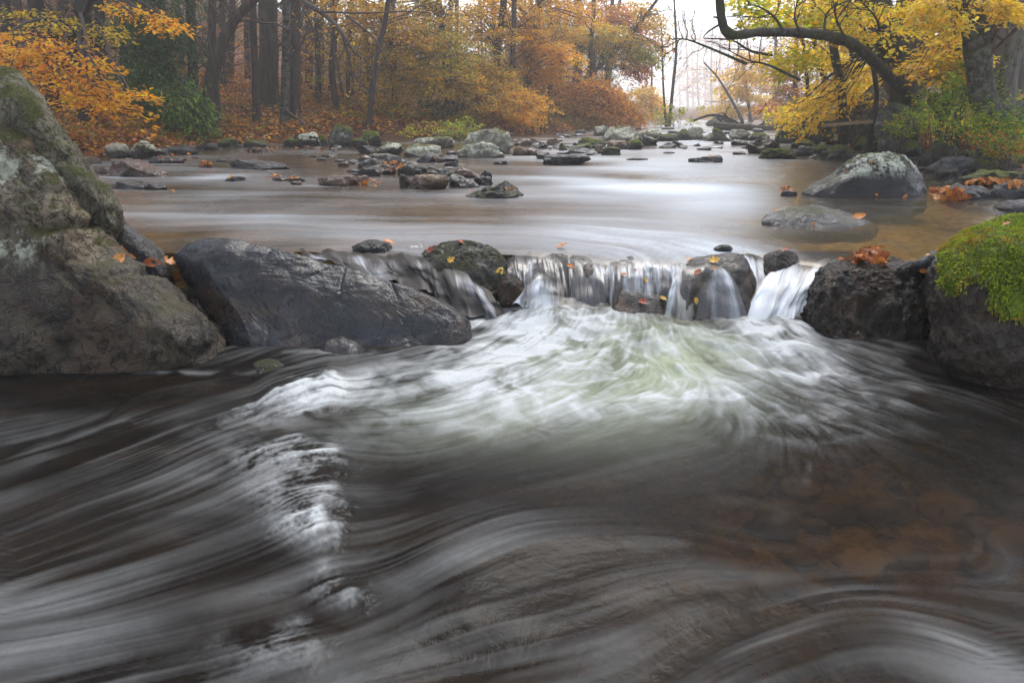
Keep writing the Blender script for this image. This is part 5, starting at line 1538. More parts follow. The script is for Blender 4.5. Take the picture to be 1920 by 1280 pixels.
def heap(label, grp, px, py, Y, rx, ry, n, size, cols, dz=0.0, dY=0.15, pile=0.6):
    for k in range(n):
        a = RNG.uniform(0, 2 * pi); rr = sqrt(RNG.random())
        x = px + cos(a) * rr * rx; y = py + sin(a) * rr * ry - (1 - rr) * ry * .6
        cc = cols[RNG.integers(len(cols))]; lo = [5, 5, 1, 3][RNG.integers(4)]
        fallen({'tan': 'pale tan', 'orange': 'orange', 'rust': 'rusty', 'brown': 'dark brown'}[cc] + {5: ' toothed ', 3: ' lobed ', 1: ' narrow '}[lo] + label, x, y, Y + RNG.uniform(-dY, dY) - .02 * rr, size * RNG.uniform(.6, 1.2), cc, lo, 1 + int(RNG.integers(2)), RNG.uniform(-180, 180), (RNG.uniform(-40, 130), RNG.uniform(-50, 50)), grp, lift=RNG.uniform(0, 1) ** 2 * size / FPX * Y * pile * (1 - rr))
heap('leaf in the heap crowning the big black boulder', 'oak leaves heaped on the big black boulder', 1632, 489, 2.78, 34, 6, 60, 36, ['rust', 'rust', 'orange', 'brown'], dY=.07, pile=1.25)
heap('leaf in the low spread around that heap on the black boulder', 'oak leaves spread round the heap on the black boulder', 1630, 489, 2.72, 52, 7, 18, 34, ['rust', 'orange', 'brown'], dY=.08)
heap('leaf in the drift against the dark grey pointed rock', 'leaves drifted against the dark grey pointed rock', 1778, 366, 5.3, 42, 11, 60, 22, ['orange', 'rust', 'tan', 'rust'], dY=.2)
heap('leaf in the strip along the craggy grey rock', 'leaves stranded along the craggy grey rock', 1868, 344, 5.6, 58, 7, 40, 20, ['orange', 'rust', 'tan'], dY=.2)
heap('leaf plastered on the small stone out in the stream', 'leaves on the small stone out in the stream', 388, 309, 9.55, 13, 5, 22, 11, ['rust', 'brown', 'orange'], dY=.1)
heap('leaf caught on the tip of the little stone above the low pale rock', 'leaves on the little stone above the low rock', 1474, 358, 6.1, 12, 5, 12, 14, ['orange', 'rust'], dY=.05)
auto_rock('rock', 1458, 1492, 357, 368, 'dark', 'little dark stone capped with orange leaves above the low pale rock', 990)
heap('leaf in the litter between the bar stones', 'leaves caught in the midstream bar', 735, 312, 10.6, 26, 8, 34, 10, ['orange', 'rust', 'tan'], dY=.5)
heap('leaf piled at the end of the rusty red rock', 'leaves piled at the end of the rusty red rock', 696, 345, 8.1, 22, 5, 26, 11, ['orange', 'tan', 'rust'], dY=.15)
heap('leaf lying along the flat leaf strewn stones', 'leaves along the flat leaf strewn stones', 530, 333, 9.1, 30, 4, 22, 10, ['tan', 'rust', 'orange'], dY=.2)
heap('leaf stranded in the shallows by the shore', 'leaves stranded in the shallows', 340, 296, 11.6, 50, 5, 24, 9, ['rust', 'orange', 'brown'], dY=.3)
heap('leaf caught at the shoreline below the flecked boulder', 'leaves caught at the shoreline', 560, 283, 13.5, 90, 6, 40, 8, ['orange', 'tan', 'rust'], dY=.5)
fallen('bright yellow leaf on the small flat stone in the stream', 435, 334, 8.9, 18, 'yellow', 3, 1, 20, (40, 0))
fallen('red leaf on the lone brown and green rock below the bar', 960, 356, 6.05, 14, 'red', 1, 1, 60, (60, 0), 'leaves on the lone rock below the bar')
fallen('orange leaf at the low end of the lone rock below the bar', 886, 358, 6.1, 14, 'orange', 1, 2, 30, (50, 0), 'leaves on the lone rock below the bar')
fallen('red toothed leaf in the middle of the lone rock below the bar', 946, 354, 6.05, 16, 'rust', 5, 1, 75, (60, 0), 'leaves on the lone rock below the bar')
GLB = 'leaves on the lichen capped boulder and low rock'
fallen('orange leaf on the white cap of the lichen capped boulder', 1632, 306, 5.42, 12, 'orange', 1, 1, 70, (50, 0), GLB)
fallen('brown leaf at the rim of the lichen cap', 1588, 322, 5.4, 11, 'rust', 1, 2, 40, (50, 0), GLB)
fallen('orange leaf low on the dark face of the lichen capped boulder', 1645, 366, 5.3, 12, 'orange', 1, 1, 20, (60, 0), GLB)
fallen('long tan leaf floating at the waterline of the lichen capped boulder', 1697, 369, 5.3, 16, 'tan', 1, 2, -50, (50, 0), GLB)
fallen('curled orange leaf on the high end of the low pale rock', 1462, 394, 4.25, 24, 'orange', 5, 2, -5, (30, 0), GLB)
fallen('toothed orange leaf trailing over the low pale rock', 1610, 409, 4.2, 36, 'orange', 5, 1, -18, (35, 0), GLB)
fallen('small orange leaf at the foot of the low pale rock', 1526, 421, 4.05, 11, 'orange', 1, 1, 70, (60, 0), GLB)
fallen('tiny orange leaf behind the crown of the low pale rock', 1572, 397, 4.3, 10, 'rust', 1, 2, 50, (50, 0), GLB)
fallen('orange leaf on the isolated dark rock in mid current', 1330, 294, 10.6, 12, 'orange', 5, 1, -30, (50, 0))
fallen('two toned leaf drifting before the smooth blue grey rock', 325, 357, None, 14, 'orange', 1, 1, 0, (5, 0), z=Z_UP + .012)
# ------------------------------------------------------------------ trees of the shore on the far left side of the stream
GT, GS = 'trees of the dark wood along the shore', 'slim trees on the misty slope'
def plain(label, path, Y, w, bark='brown', h=15, can=26, tw=10, grp=GT, **kw):
    return tree(label, path, Y, w, bark, grp, height=h, twig=tw, canopy=can, **kw)

plain('dark trunk furthest upstream of the orange bough behind the huge boulder', [(97, 208), (84, 120), (66, 0)], 15, 24, 'dark')
tree('dark trunked tree holding the big bough of orange leaves', [(166, 238), (160, 120), (154, 0)], 13.2, 25, 'dark', GT, height=15, twig=8, canopy=24, leaf=0.085, single_leaves=300,
     masses=[(-20, 84, 190, 118, 9, 9.5, 11, 15, 'orange'), (0, 104, 275, 176, 9, 9.5, 11, 20, 'orange'), (60, 128, 240, 196, 8, 9.5, 10.5, 10, 'orange'), (110, 165, 262, 212, 5, 9.5, 10.5, 6, 'orange'), (20, 58, 150, 84, 9, 9.5, 11, 9, 'orange'), (-20, 130, 60, 150, 14, 10, 11, 5, 'orange'),
             (60, 26, 220, 56, 16, 11, 13, 12, 'yellow'), (215, 0, 320, 36, 8, 10, 11, 8, 'orange'), (0, 10, 60, 50, 26, 12, 13, 4, [('yellow', 1), ('olive', 1)]), (290, 20, 312, 62, 6, 10, 11, 2, 'orange')], per=24, sprayL=0.8, droop=.22, upn=.82)
plain('slim dark trunk close beside the orange bough tree', [(190, 232), (188, 120), (186, 0)], 15, 15, 'dark')
plain('slim dark trunk between the orange bough and the evergreen', [(228, 222), (232, 110), (230, 0)], 17.5, 12, 'dark')
tree('dense dark green evergreen with drooping needle sprays', [(300, 232), (298, 110), (296, -40)], 16, 20, 'dark', GT, height=14, leaf=0.15, leaves_mat=M_NEEDLE, asp=0.16,
     masses=[(250, 20, 330, 80, 50, 14.5, 16.5, 60, 'dark'), (255, 100, 335, 190, 46, 14, 16, 90, [('dark', 3), ('green', 1)]), (320, 150, 362, 205, 22, 13.5, 15, 40, [('green', 2), ('dark', 2)]), (270, 195, 330, 215, 25, 14, 15, 24, 'dark'), (230, -60, 330, 0, 60, 15, 17, 30, 'dark')],
     per=70, sprayL=1.1, droop=.4, upn=.8)
plain('straight trunk just right of the evergreen', [(364, 222), (361, 110), (357, 0)], 17, 17)
def bough(W, S, C, r0):
    q = px_path([(480, -12), (540, -6), (600, 22), (640, 60), (665, 98), (690, 115)], [14, 13.5, 13, 12.6, 12.4, 12.3], 24)
    W.tube(q, np.linspace(r0 * 0.42, 0.006, 24), 6)
    for a, e in (((600, 22), [(600, 22), (680, 25), (770, 22), (850, 30)]), ((560, 0), [(560, 0), (590, 60), (600, 90), (592, 130)]), ((640, 60), [(640, 60), (655, 110), (662, 150), (668, 172)]), ((625, 45), [(625, 45), (626, 110), (622, 130)]), ((620, 20), [(650, 30), (700, 70), (722, 110)])):
        W.tube(px_path(e, 12.8, 12), np.linspace(0.022, 0.004, 12), 4)
        twigs(W, px_path(e, 12.8, 12), 0.006, 7, 0.5, sub=3)
    twigs(W, q, 0.010, 16, 0.8, sub=4)
    for k in range(26):
        u = RNG.integers(3, 24); S.add(q[u] + RNG.normal(0, .25, 3), RNG.normal(size=3) * [1, 1, .3], 0.5, 6, 0.055, [('gold', 2), ('brown', 1)])
tree('leaning forked tree whose long bare bough arches out over the stream', [(386, 240), (392, 190), (400, 130), (418, 78), (445, 32), (490, -14)], 14.5, 26, 'brown', GT, twig=9, tipw=12, extra=bough, canopy=16)
plain('slim twin trunk at the foot of the leaning forked tree', [(407, 240), (404, 170), (398, 80), (398, 0)], 15, 13)
plain('thin trunk with small bronze leaves past the twin trunks', [(481, 232), (479, 150), (475, 60), (474, 0)], 16, 12, sparse=('brown', .5, 8))
plain('broad brown trunk standing alone in the misty wood', [(506, 224), (504, 120), (502, 0)], 19, 33, 'brown')
plain('grey green trunk in front of the straight brown trunk', [(534, 226), (536, 120), (538, 0)], 16.5, 15, 'lichen')
plain('straight brown trunk behind the grey green trunk', [(553, 232), (553, 120), (554, 0)], 17, 18, 'brown')
plain('thin trunk on the slope among bronze twigs', [(598, 216), (596, 110), (592, 0)], 21, 10, sparse=('brown', .6, 9), tw=16)
plain('crooked thin trunk beside the bronze twigs', [(632, 212), (622, 130), (628, 60), (624, 0)], 20, 11, sparse=('brown', .6, 9), tw=16)
plain('bent pale sapling leaning over the pointed boulder', [(690, 244), (698, 180), (706, 110), (722, 40), (728, 0)], 17, 9, 'brown', tw=14, sparse=('gold', .6, 12))
plain('thin trunk deep between broad and straight trunks', [(578, 205), (577, 100), (575, 0)], 26, 9)
plain('dim trunk far behind the leaning forked tree', [(430, 205), (433, 100), (436, 0)], 24, 12)
plain('dim trunk far behind the broad brown trunk', [(466, 205), (464, 100), (462, 0)], 26, 11)
plain('dim trunk behind the dark trunks of the shore', [(128, 200), (124, 100), (118, 0)], 20, 15, 'dark')
plain('dim trunk behind the orange bough leaves', [(262, 212), (258, 100), (254, 0)], 21, 13, 'dark')
plain('dark trunk close to the edge behind the huge boulder', [(30, 215), (22, 110), (8, 0)], 16, 17, 'dark')
plain('slim stem in the thicket above the pointed boulder', [(655, 225), (653, 120), (660, 0)], 22, 8, sparse=('rust', .5, 9), tw=16)
# ------------------------------------------------------------------ golden trees of the bend
GG = 'golden trees leaning over the bend'
tree('olive and gold tree above the tall pointed boulder', [(742, 236), (738, 130), (735, 0)], 20, 11, 'brown', GG, height=13, leaf=.085, twig=6,
     masses=[(650, 20, 800, 60, 40, 18, 20, 60, [('gold', 2), ('olive', 2), ('rust', 1)]), (690, 90, 790, 150, 40, 18, 20, 50, [('olive', 2), ('gold', 2)]), (700, 180, 790, 220, 22, 18, 20, 26, [('olive', 2), ('gold', 2)]), (600, 0, 720, 30, 25, 18, 21, 24, [('gold', 1), ('gold', 1)])])
tree('tall olive green tree with dark trunk in the bend', [(842, 240), (835, 120), (822, 0)], 21, 13, 'brown', GG, height=14, leaf=.09, twig=6,
     masses=[(760, 60, 900, 110, 45, 19, 22, 80, [('olive', 3), ('lime', 1), ('gold', 1)]), (780, 130, 930, 180, 40, 18.5, 21, 80, [('olive', 3), ('gold', 2)]), (800, 200, 900, 226, 18, 19, 21, 34, [('olive', 2), ('green', 1), ('gold', 1)]), (740, 0, 880, 30, 35, 20, 23, 50, [('olive', 2), ('gold', 2)])])
tree('bright golden orange tree reaching low over the water', [(925, 240), (930, 130), (945, 0)], 22.5, 14, 'dark', GG, height=14, leaf=.09, twig=5,
     masses=[(860, 150, 1020, 190, 30, 19.5, 21.5, 74, [('orange', 2), ('gold', 3)]), (900, 195, 1000, 215, 16, 19, 21, 34, [('gold', 2), ('orange', 2)]), (840, 110, 960, 140, 25, 20, 22, 40, [('gold', 2), ('yellow', 1), ('olive', 1)]), (860, 40, 960, 80, 36, 21, 24, 50, [('gold', 3), ('olive', 1)])])
tree('glowing orange tree arching high in the bend', [(985, 225), (992, 120), (1012, 0)], 24, 15, 'dark', GG, height=15, leaf=.1, twig=5,
     masses=[(985, 60, 1060, 110, 30, 21.5, 24, 60, [('orange', 3), ('gold', 1)]), (900, 0, 1010, 40, 36, 22, 25, 60, [('gold', 3), ('orange', 1)]), (960, 100, 1030, 140, 26, 22, 24, 34, [('orange', 2), ('gold', 2)]), (1000, -10, 1100, 20, 30, 23, 26, 34, [('gold', 2), ('rust', 1)])])
tree('yellow green tree behind the glowing orange tree', [(1030, 230), (1032, 120), (1030, 0)], 28, 10, 'brown', GG, height=15, leaf=.11, twig=4,
     masses=[(1010, 30, 1090, 90, 40, 26, 29, 56, [('gold', 2), ('olive', 1)]), (1000, 130, 1080, 190, 35, 25, 28, 60, [('gold', 2), ('rust', 1), ('orange', 2), ('gold', 1)])])
tree('rust red tree hanging over the far shore of the bend', [(1085, 240), (1100, 170), (1110, 60)], 26.5, 9, 'brown', GG, height=11, leaf=.1, twig=5,
     masses=[(1090, 150, 1180, 215, 38, 24, 27, 110, [('gold', 2), ('rust', 1), ('orange', 2), ('red', 1)]), (1060, 190, 1130, 225, 20, 24, 26, 50, [('gold', 2), ('rust', 1), ('olive', 1), ('orange', 1)]), (1150, 180, 1190, 225, 18, 25, 27, 34, [('red', 2), ('orange', 2)])])
tree('leaning tree with a long slanting bare trunk over the bend', [(1052, 235), (1088, 165), (1140, 110), (1190, 56), (1232, 0)], 27, 10, 'brown', GG, twig=14, twig_L=1.8, tipw=5, leaf=.11,
     masses=[(1120, 60, 1210, 100, 34, 26, 28, 60, [('olive', 2), ('gold', 2), ('lime', 1)]), (1180, 90, 1225, 105, 12, 26, 27, 16, [('lime', 2), ('olive', 1)]), (1200, 10, 1240, 60, 22, 26, 28, 18, [('gold', 2), ('olive', 1)]), (1170, 120, 1220, 130, 16, 27, 28, 14, [('red', 2), ('rust', 1)])])
tree('reddish crowned tree high behind the slanting trunk', [(1130, 225), (1140, 110), (1150, -20)], 33, 9, 'brown', GG, height=14, leaf=.14, twig=4,
     masses=[(1090, 10, 1200, 40, 36, 31, 34, 70, [('red', 2), ('gold', 2), ('rust', 1), ('orange', 1)]), (1110, 60, 1180, 110, 30, 31, 34, 40, [('gold', 2), ('rust', 1), ('olive', 2)]), (1190, 40, 1240, 90, 22, 32, 34, 14, [('red', 1), ('gold', 1)])])
tree('low olive tree in the shade under the rust red tree', [(905, 236), (900, 200), (890, 150)], 24, 7, 'dark', GG, leaf=.09, twig=6,
     masses=[(840, 205, 960, 225, 18, 22, 24.5, 46, [('olive', 3), ('green', 1)]), (1000, 215, 1090, 232, 14, 23.5, 26, 40, [('olive', 3), ('brown', 1)])])
tree('dark evergreen on the height behind the red crown', [(1075, 200), (1078, 100), (1080, 10)], 34, 9, 'dark', GG, height=13, leaf=.22, leaves_mat=M_NEEDLE, asp=.2,
     masses=[(1050, 40, 1110, 90, 26, 32, 34, 40, [('dark', 3), ('olive', 1)])], per=50, sprayL=1.4)
# ------------------------------------------------------------------ saplings and far trees in the mist
GM2 = 'trees fading in the mist of the gap'
def sap(W, S, C, r0):
    twigs(W, C, 0.012, 22, 1.3, sub=3, up=0.5, frm=.25)
tree('taller bare sapling of the pair on the far bar', [(1254, 238), (1262, 160), (1268, 90), (1264, 0)], 28.5, 7, 'twig', GM2, tipw=3, extra=sap, sides=6, leaf=.1, masses=[(1240, 30, 1290, 60, 14, 28, 29, 3, 'gold')], limbs=False, per=12, flare=.2)
tree('shorter bare sapling of the pair on the far bar', [(1250, 240), (1244, 170), (1242, 100), (1240, 40)], 28.2, 5, 'twig', GM2, tipw=2, extra=sap, sides=6, flare=.2)
tree('pale yellow tree glowing in the mist beyond the dead branches', [(1408, 232), (1400, 170), (1390, 100)], 42, 6, 'twig', GM2, leaf=.2, masses=[(1350, 160, 1430, 180, 12, 40, 43, 18, 'yellow'), (1360, 130, 1430, 145, 14, 40, 43, 16, [('yellow', 2), ('gold', 1)]), (1340, 195, 1400, 205, 10, 40, 43, 14, 'yellow'), (1380, 100, 1430, 115, 10, 40, 43, 8, 'gold')], sprayL=1.5, twig=4)
tree('leaning dead stem before the pale yellow tree', [(1392, 226), (1370, 185), (1345, 145), (1320, 118)], 36, 6, 'twig', GM2, twig=8, tipw=2)
tree('faint golden tree by the far bend under the mist', [(1224, 238), (1222, 180), (1222, 120)], 46, 5, 'twig', GM2, leaf=.22, masses=[(1205, 160, 1232, 205, 14, 44, 47, 26, [('yellow', 1), ('gold', 1)])], sprayL=1.6)
tree('reddish thicket tree in mist above the fallen log', [(1450, 225), (1452, 150), (1455, 60)], 55, 6, 'twig', GM2, leaf=.2, height=14, twig=10, masses=[(1400, 110, 1500, 190, 40, 52, 58, 46, [('rust', 3), ('brown', 2)]), (1430, 30, 1500, 90, 34, 52, 58, 20, 'brown'), (1420, 200, 1500, 220, 14, 50, 56, 24, 'rust')], sprayL=1.8)
tree('russet tree in mist behind the slim dark trunk', [(1490, 215), (1492, 120), (1496, 20)], 28, 8, 'brown', GM2, leaf=.12, height=11, twig=8, masses=[(1450, 120, 1540, 180, 40, 26, 29, 40, [('rust', 3), ('brown', 2)]), (1440, 190, 1510, 215, 16, 24, 28, 24, [('rust', 2), ('orange', 1)])])
_far = [(1290, 60, 7), (1312, 55, 7), (1335, 50, 8), (1352, 58, 7), (1300, 75, 6), (1275, 80, 5), (1380, 48, 8), (1425, 44, 9), (1196, 62, 6), (1210, 70, 5), (1258, 85, 5), (1322, 82, 5), (1366, 66, 6), (1468, 50, 7)]
MIST = ['between the twin saplings and the leaning dead stem', 'just right of the taller sapling', 'over the round boulders of the far bar', 'above the humped boulder of the far bar', 'closest to the taller sapling', 'hidden partly by the taller sapling', 'beside the pale yellow tree', 'behind the pale yellow tree crown', 'by the rust red tree edge', 'between the faint golden and rust red trees', 'behind the twin saplings', 'over the egg shaped boulder', 'above the leaning dead stem', 'over the fallen log']
for k, (x, Y, w) in enumerate(_far):
    tree('grey thin crowned trunk dissolving in mist ' + MIST[k], [(x, 225), (x + RNG.uniform(-6, 6), 120), (x + RNG.uniform(-14, 14), 20)], Y * 4.0, w * 0.6, 'twig', 'misty trunks at the end of the valley', height=20, leaf=.85, twig=8, twig_L=4, sides=5,
         masses=[(x - 20, 110, x + 20, 200, 26, Y * 4.0 - 6, Y * 4.0 + 6, 16, [('brown', 2), ('rust', 2), ('orange', 1)]), (x - 10, 60, x + 10, 90, 20, Y * 4.0 - 6, Y * 4.0 + 6, 4, [('rust', 1), ('brown', 2)])], sprayL=6.5, per=26, flare=.2)
# trees of the slope, seen as dim trunks and twig webs between the nearer ones
SLOPE = ['slim trunk with bronze scraps on the slope', 'slim trunk with bare twigs on the slope']
protos = []
for v in range(4):
    x = 560 + 20 * v
    protos.append(tree(SLOPE[v % 2].replace('slim', 'slim straight' if v < 2 else 'slim leaning'), [(x, 200), (x + 3, 100), (x - 4 + 4 * v, 0)], 25, 8 + v, 'brown', 'dim slim trunks crowding the slope', height=13, twig=30, twig_L=2.0, leaf=.1, sparse=('brown' if v % 2 == 0 else 'rust', .55 if v % 2 == 0 else .12, 10), canopy=14, sides=6, flare=.2))
USED = set()
LM_PX = [(30, 'the furthest dark trunk'), (95, 'the mossy fallen trunk'), (160, 'the orange bough tree'), (228, 'the slim dark trunk by the evergreen'), (300, 'the dark evergreen'), (362, 'the straight trunk by the evergreen'), (400, 'the leaning forked tree'), (480, 'the thin bronze leaved trunk'), (506, 'the broad brown trunk'), (545, 'the grey green trunk'), (600, 'the thin slope trunk'), (632, 'the crooked thin trunk'), (692, 'the bent pale sapling'), (740, 'the olive and gold tree'), (840, 'the tall olive green tree'), (925, 'the bright golden orange tree'), (985, 'the glowing orange tree'), (1030, 'the yellow green tree'), (1090, 'the rust red tree'),
 (1450, 'the reddish thicket tree'), (1514, 'the thin dark stem by the log'), (1542, 'the forked thin stem'), (1580, 'the slim dark trunk by the plank'), (1612, 'the thin tilted stem'), (1690, 'the broadest trunk'), (1768, 'the small beech'), (1800, 'the straight brown bank trunk'), (1850, 'the stout dark trunk'), (1890, 'the pale grey trunk'), (1960, 'the lichened boulder at the bank edge')]
def copy_tree(root, loc, rz, sc=1.0):
    r = root.copy(); COL.objects.link(r)
    qx = proj(np.array(loc))[0]
    kind = root['label'].split(' on the slope')[0]
    deep = ' close behind ' if loc[1] < 26 else ' well behind ' if loc[1] < 38 else ' in mist behind ' if loc[1] < 50 else ' high behind '
    for _q, near in sorted((abs(a - qx), t) for a, t in LM_PX):
        lab = kind + deep + near
        if lab not in USED: break
    USED.add(lab); r['label'] = lab
    for ch in root.children:
        c = ch.copy(); COL.objects.link(c); c.parent = r; c.matrix_parent_inverse = ch.matrix_parent_inverse.copy()
    r.location = loc; r.rotation_euler = (0, 0, rz); r.scale = (sc, sc, sc)
    return r
k = 0
while k < 90:
    px = RNG.uniform(-60, 1120); Y = RNG.uniform(19, 62)
    X = (px - 960) / FPX * Y * 1.03
    if float(np.interp(Y, BY, BXL)) - X < 1.5: continue
    copy_tree(protos[k % 4], (X, Y, gh(X, Y) - .05), RNG.uniform(0, 6.28), RNG.uniform(.85, 1.2)); k += 1
k = 0
while k < 30:
    px = RNG.uniform(1420, 1990); Y = RNG.uniform(15, 60)
    X = (px - 960) / FPX * Y * 1.03
    if X - float(np.interp(Y, BY, BXR)) < 2.2: continue
    copy_tree(protos[k % 4], (X, Y, gh(X, Y) - .05), RNG.uniform(0, 6.28), RNG.uniform(.85, 1.2)); k += 1

# leafy undergrowth trees filling the slope behind
bush = []
def fill(label, x, pal, Y=24, n=30):
    return tree(label, [(x, 205), (x + 2, 150), (x + 4, 90)], Y, 6, 'brown', 'understory trees on the slope', leaf=.1, twig=8, masses=[(x - 60, 60, x + 60, 180, 50, Y - 2, Y + 2, n, pal)], sides=5, flare=.1, per=30)
U = [fill('small bronze leaved tree on the slope', 600, [('brown', 3), ('rust', 1)]), fill('small dull gold tree on the slope', 660, [('brown', 1), ('gold', 1), ('olive', 1)]), fill('small olive leaved tree on the slope', 720, [('olive', 2), ('brown', 1), ('green', 1)])]
k = 0
while k < 90:
    px = RNG.uniform(-60, 1130); Y = RNG.uniform(19, 60)
    X = (px - 960) / FPX * Y * 1.03
    if float(np.interp(Y, BY, BXL)) - X < 1.6: continue
    copy_tree(U[1 + k % 2 if px > 620 else (0 if RNG.random() < .65 else 2)], (X, Y, gh(X, Y) - .05), RNG.uniform(0, 6.28), RNG.uniform(.8, 1.15)); k += 1
k = 0
while k < 36:
    px = RNG.uniform(1440, 1990); Y = RNG.uniform(15, 60)
    X = (px - 960) / FPX * Y * 1.03
    if X - float(np.interp(Y, BY, BXR)) < 2.0: continue
    copy_tree(U[1 + k % 2], (X, Y, gh(X, Y) - .05), RNG.uniform(0, 6.28), RNG.uniform(.7, 1.0)); k += 1

# ------------------------------------------------------------------ the steep bank
GB = 'trees of the steep bank'
def arch(W, S, C, r0):
    W.tube(px_path([(1368, 64), (1352, 42), (1346, 34), (1338, 32)], [8.3, 8.2, 8.2, 8.2], 8), [.06, .035, .025, .018, .015, .012, .01, .008], 6)
    W.tube(px_path([(1352, 45), (1330, 58), (1322, 66), (1318, 72)], 8.2, 8), np.linspace(.012, .004, 8), 4)
    for e in ([(1470, 60), (1450, 30), (1420, 12), (1400, 10)], [(1590, 82), (1570, 40), (1560, -10)], [(1500, 62), (1490, 30), (1500, -10)], [(1400, 120), (1330, 90), (1290, 75), (1262, 72)], [(1500, 150), (1440, 122), (1400, 112), (1340, 80)],
              [(1650, 60), (1640, 30), (1600, -10)], [(1545, 68), (1555, 20), (1620, -10)]):
        q = px_path(e, 8.6, 14); W.tube(q, np.linspace(.018, .004, 14), 5); twigs(W, q, .008, 8, .6, sub=3)
tree('large tree whose crooked mossy trunk arches low over the pool', [(1716, 208), (1694, 170), (1655, 132), (1612, 92), (1572, 72), (1500, 62), (1425, 61), (1372, 66), (1355, 42), (1348, -20)],
     [10.6, 10.4, 10, 9.6, 9.3, 8.9, 8.5, 8.3, 8.2, 8.1], 23, 'mossy', GB, tipw=11, flare=.25, extra=arch, leaf=.085, single_leaves=300, sides=14,
     masses=[(1410, 20, 1560, 40, 26, 9.3, 11, 20, [('lime', 3), ('yellow', 2)]), (1440, 92, 1540, 128, 14, 9.4, 10.6, 10, [('lime', 4), ('yellow', 2)]), (1470, -10, 1700, 30, 34, 9.3, 11.5, 32, [('yellow', 4), ('lime', 1)]), (1560, 40, 1660, 70, 20, 10, 11, 8, [('yellow', 3), ('lime', 1)]), (1390, -10, 1460, 6, 14, 9.2, 10, 6, 'lime')], sprayL=.7, per=28, rough=.28, limbs=False)
tree('thick leaning trunk in front of the broadest trunk', [(1700, 200), (1688, 130), (1660, 60), (1640, -10)], 11.6, 44, 'mossy', GB, height=13, twig=5, canopy=13, canopy_pal='gold', leaf=.085, sides=14,
     masses=[(1560, 120, 1660, 150, 16, 11.5, 13, 8, 'yellow'), (1500, 180, 1570, 212, 14, 11.5, 13, 12, [('yellow', 4), ('gold', 1)]), (1450, 196, 1500, 208, 8, 12.5, 14, 4, [('yellow', 1), ('lime', 1)])], sprayL=.8)
tree('broadest straight trunk on the steep bank', [(1690, 200), (1704, 110), (1722, -10)], 13.2, 64, 'brown', GB, height=15, canopy=12, canopy_pal='gold', sides=16, rough=.08)
tree('stout dark trunk with swollen lichened base above the bushes', [(1872, 245), (1850, 210), (1838, 160), (1832, 90), (1812, -10)], 8.8, 38, 'lichen', GB, flare=.7, height=13, canopy=12, canopy_pal='yellow', twig=6, leaf=.085, sides=16, rough=.2,
     masses=[(1740, 0, 1800, 30, 24, 8, 9, 12, 'yellow'), (1860, 0, 1920, 20, 24, 8, 9.5, 14, 'yellow')], sprayL=.6)
tree('leaning pale grey trunk speckled like birch near the stout dark trunk', [(1884, 195), (1892, 130), (1908, 60), (1926, -10)], 9.8, 27, 'grey', GB, height=12, canopy=9, canopy_pal='yellow', sides=12, rough=.08)
tree('slim dark upright trunk rising beside the plank', [(1584, 236), (1576, 160), (1562, 80), (1562, -10)], 12, 14, 'dark', GB, height=11, canopy=7, canopy_pal='yellow', twig=8, leaf=.085,
     masses=[(1520, 84, 1600, 120, 20, 12, 13, 9, [('yellow', 3), ('lime', 1)]), (1530, 145, 1640, 190, 16, 12, 13, 12, [('yellow', 3), ('gold', 1)])], sprayL=.8)
tree('thin dark stem nearest the log on the steep bank', [(1516, 222), (1514, 160), (1508, 100), (1500, 40)], 14.5, 8, 'dark', GB, twig=8, leaf=.09, masses=[(1480, 60, 1540, 110, 22, 14, 15.5, 14, [('yellow', 2), ('gold', 1)])])
tree('forked thin stem behind the arching trunk', [(1542, 205), (1545, 150), (1530, 100), (1525, 40)], 15, 9, 'dark', GB, twig=8, height=9, canopy=8, canopy_pal='yellow')
tree('wiry dark stem crossing behind the arching trunk', [(1645, 180), (1636, 120), (1620, 60), (1602, -10)], 11.2, 8, 'dark', GB, twig=8, height=8)
tree('thin tilted stem above the tall grey green boulder', [(1612, 175), (1600, 120), (1590, 60), (1588, -10)], 14, 8, 'dark', GB, twig=8, height=9, leaf=.09, masses=[(1570, 150, 1640, 200, 22, 13, 14.5, 16, 'yellow')])
tree('straight brown trunk in the gap before the stout dark trunk', [(1800, 180), (1796, 90), (1790, -10)], 17, 24, 'brown', GB, height=14, canopy=10, canopy_pal='gold')
tree('brown trunk behind the pale grey trunk', [(1868, 170), (1866, 80), (1866, -10)], 14, 26, 'brown', GB, height=14, canopy=9, canopy_pal='gold')
tree('second brown trunk close behind the pale grey trunk', [(1905, 150), (1900, 70), (1896, -10)], 17, 22, 'brown', GB, height=14, canopy=9, canopy_pal='gold')
tree('thin twisted stem beside the stout dark trunk', [(1812, 170), (1802, 110), (1790, 50), (1778, -10)], 10, 7, 'dark', GB, twig=8, height=8)
tree('small beech with sprays of yellow leaves in the gap by the stout trunk', [(1770, 200), (1768, 140), (1764, 70)], 10.5, 7, 'dark', GB, leaf=.085, twig=5, single_leaves=160,
     masses=[(1720, 110, 1800, 130, 18, 9.5, 10.5, 16, [('yellow', 4), ('orange', 1)]), (1780, 60, 1830, 110, 20, 9.5, 10.5, 14, 'yellow'), (1730, 20, 1800, 60, 26, 10, 12, 18, [('yellow', 3), ('lime', 1)]), (1740, 90, 1780, 100, 22, 10, 12, 8, 'yellow')], sprayL=.6, per=26)
tree('gold leaved tree at the back of the steep bank', [(1660, 190), (1655, 100), (1650, 0)], 19, 9, 'brown', GB, leaf=.11, height=10, twig=4, masses=[(1560, 0, 1660, 120, 50, 17, 20, 60, [('yellow', 2), ('gold', 2), ('lime', 1)]), (1740, 10, 1920, 90, 50, 17, 20, 60, [('yellow', 2), ('gold', 1), ('olive', 1), ('green', 1)])])
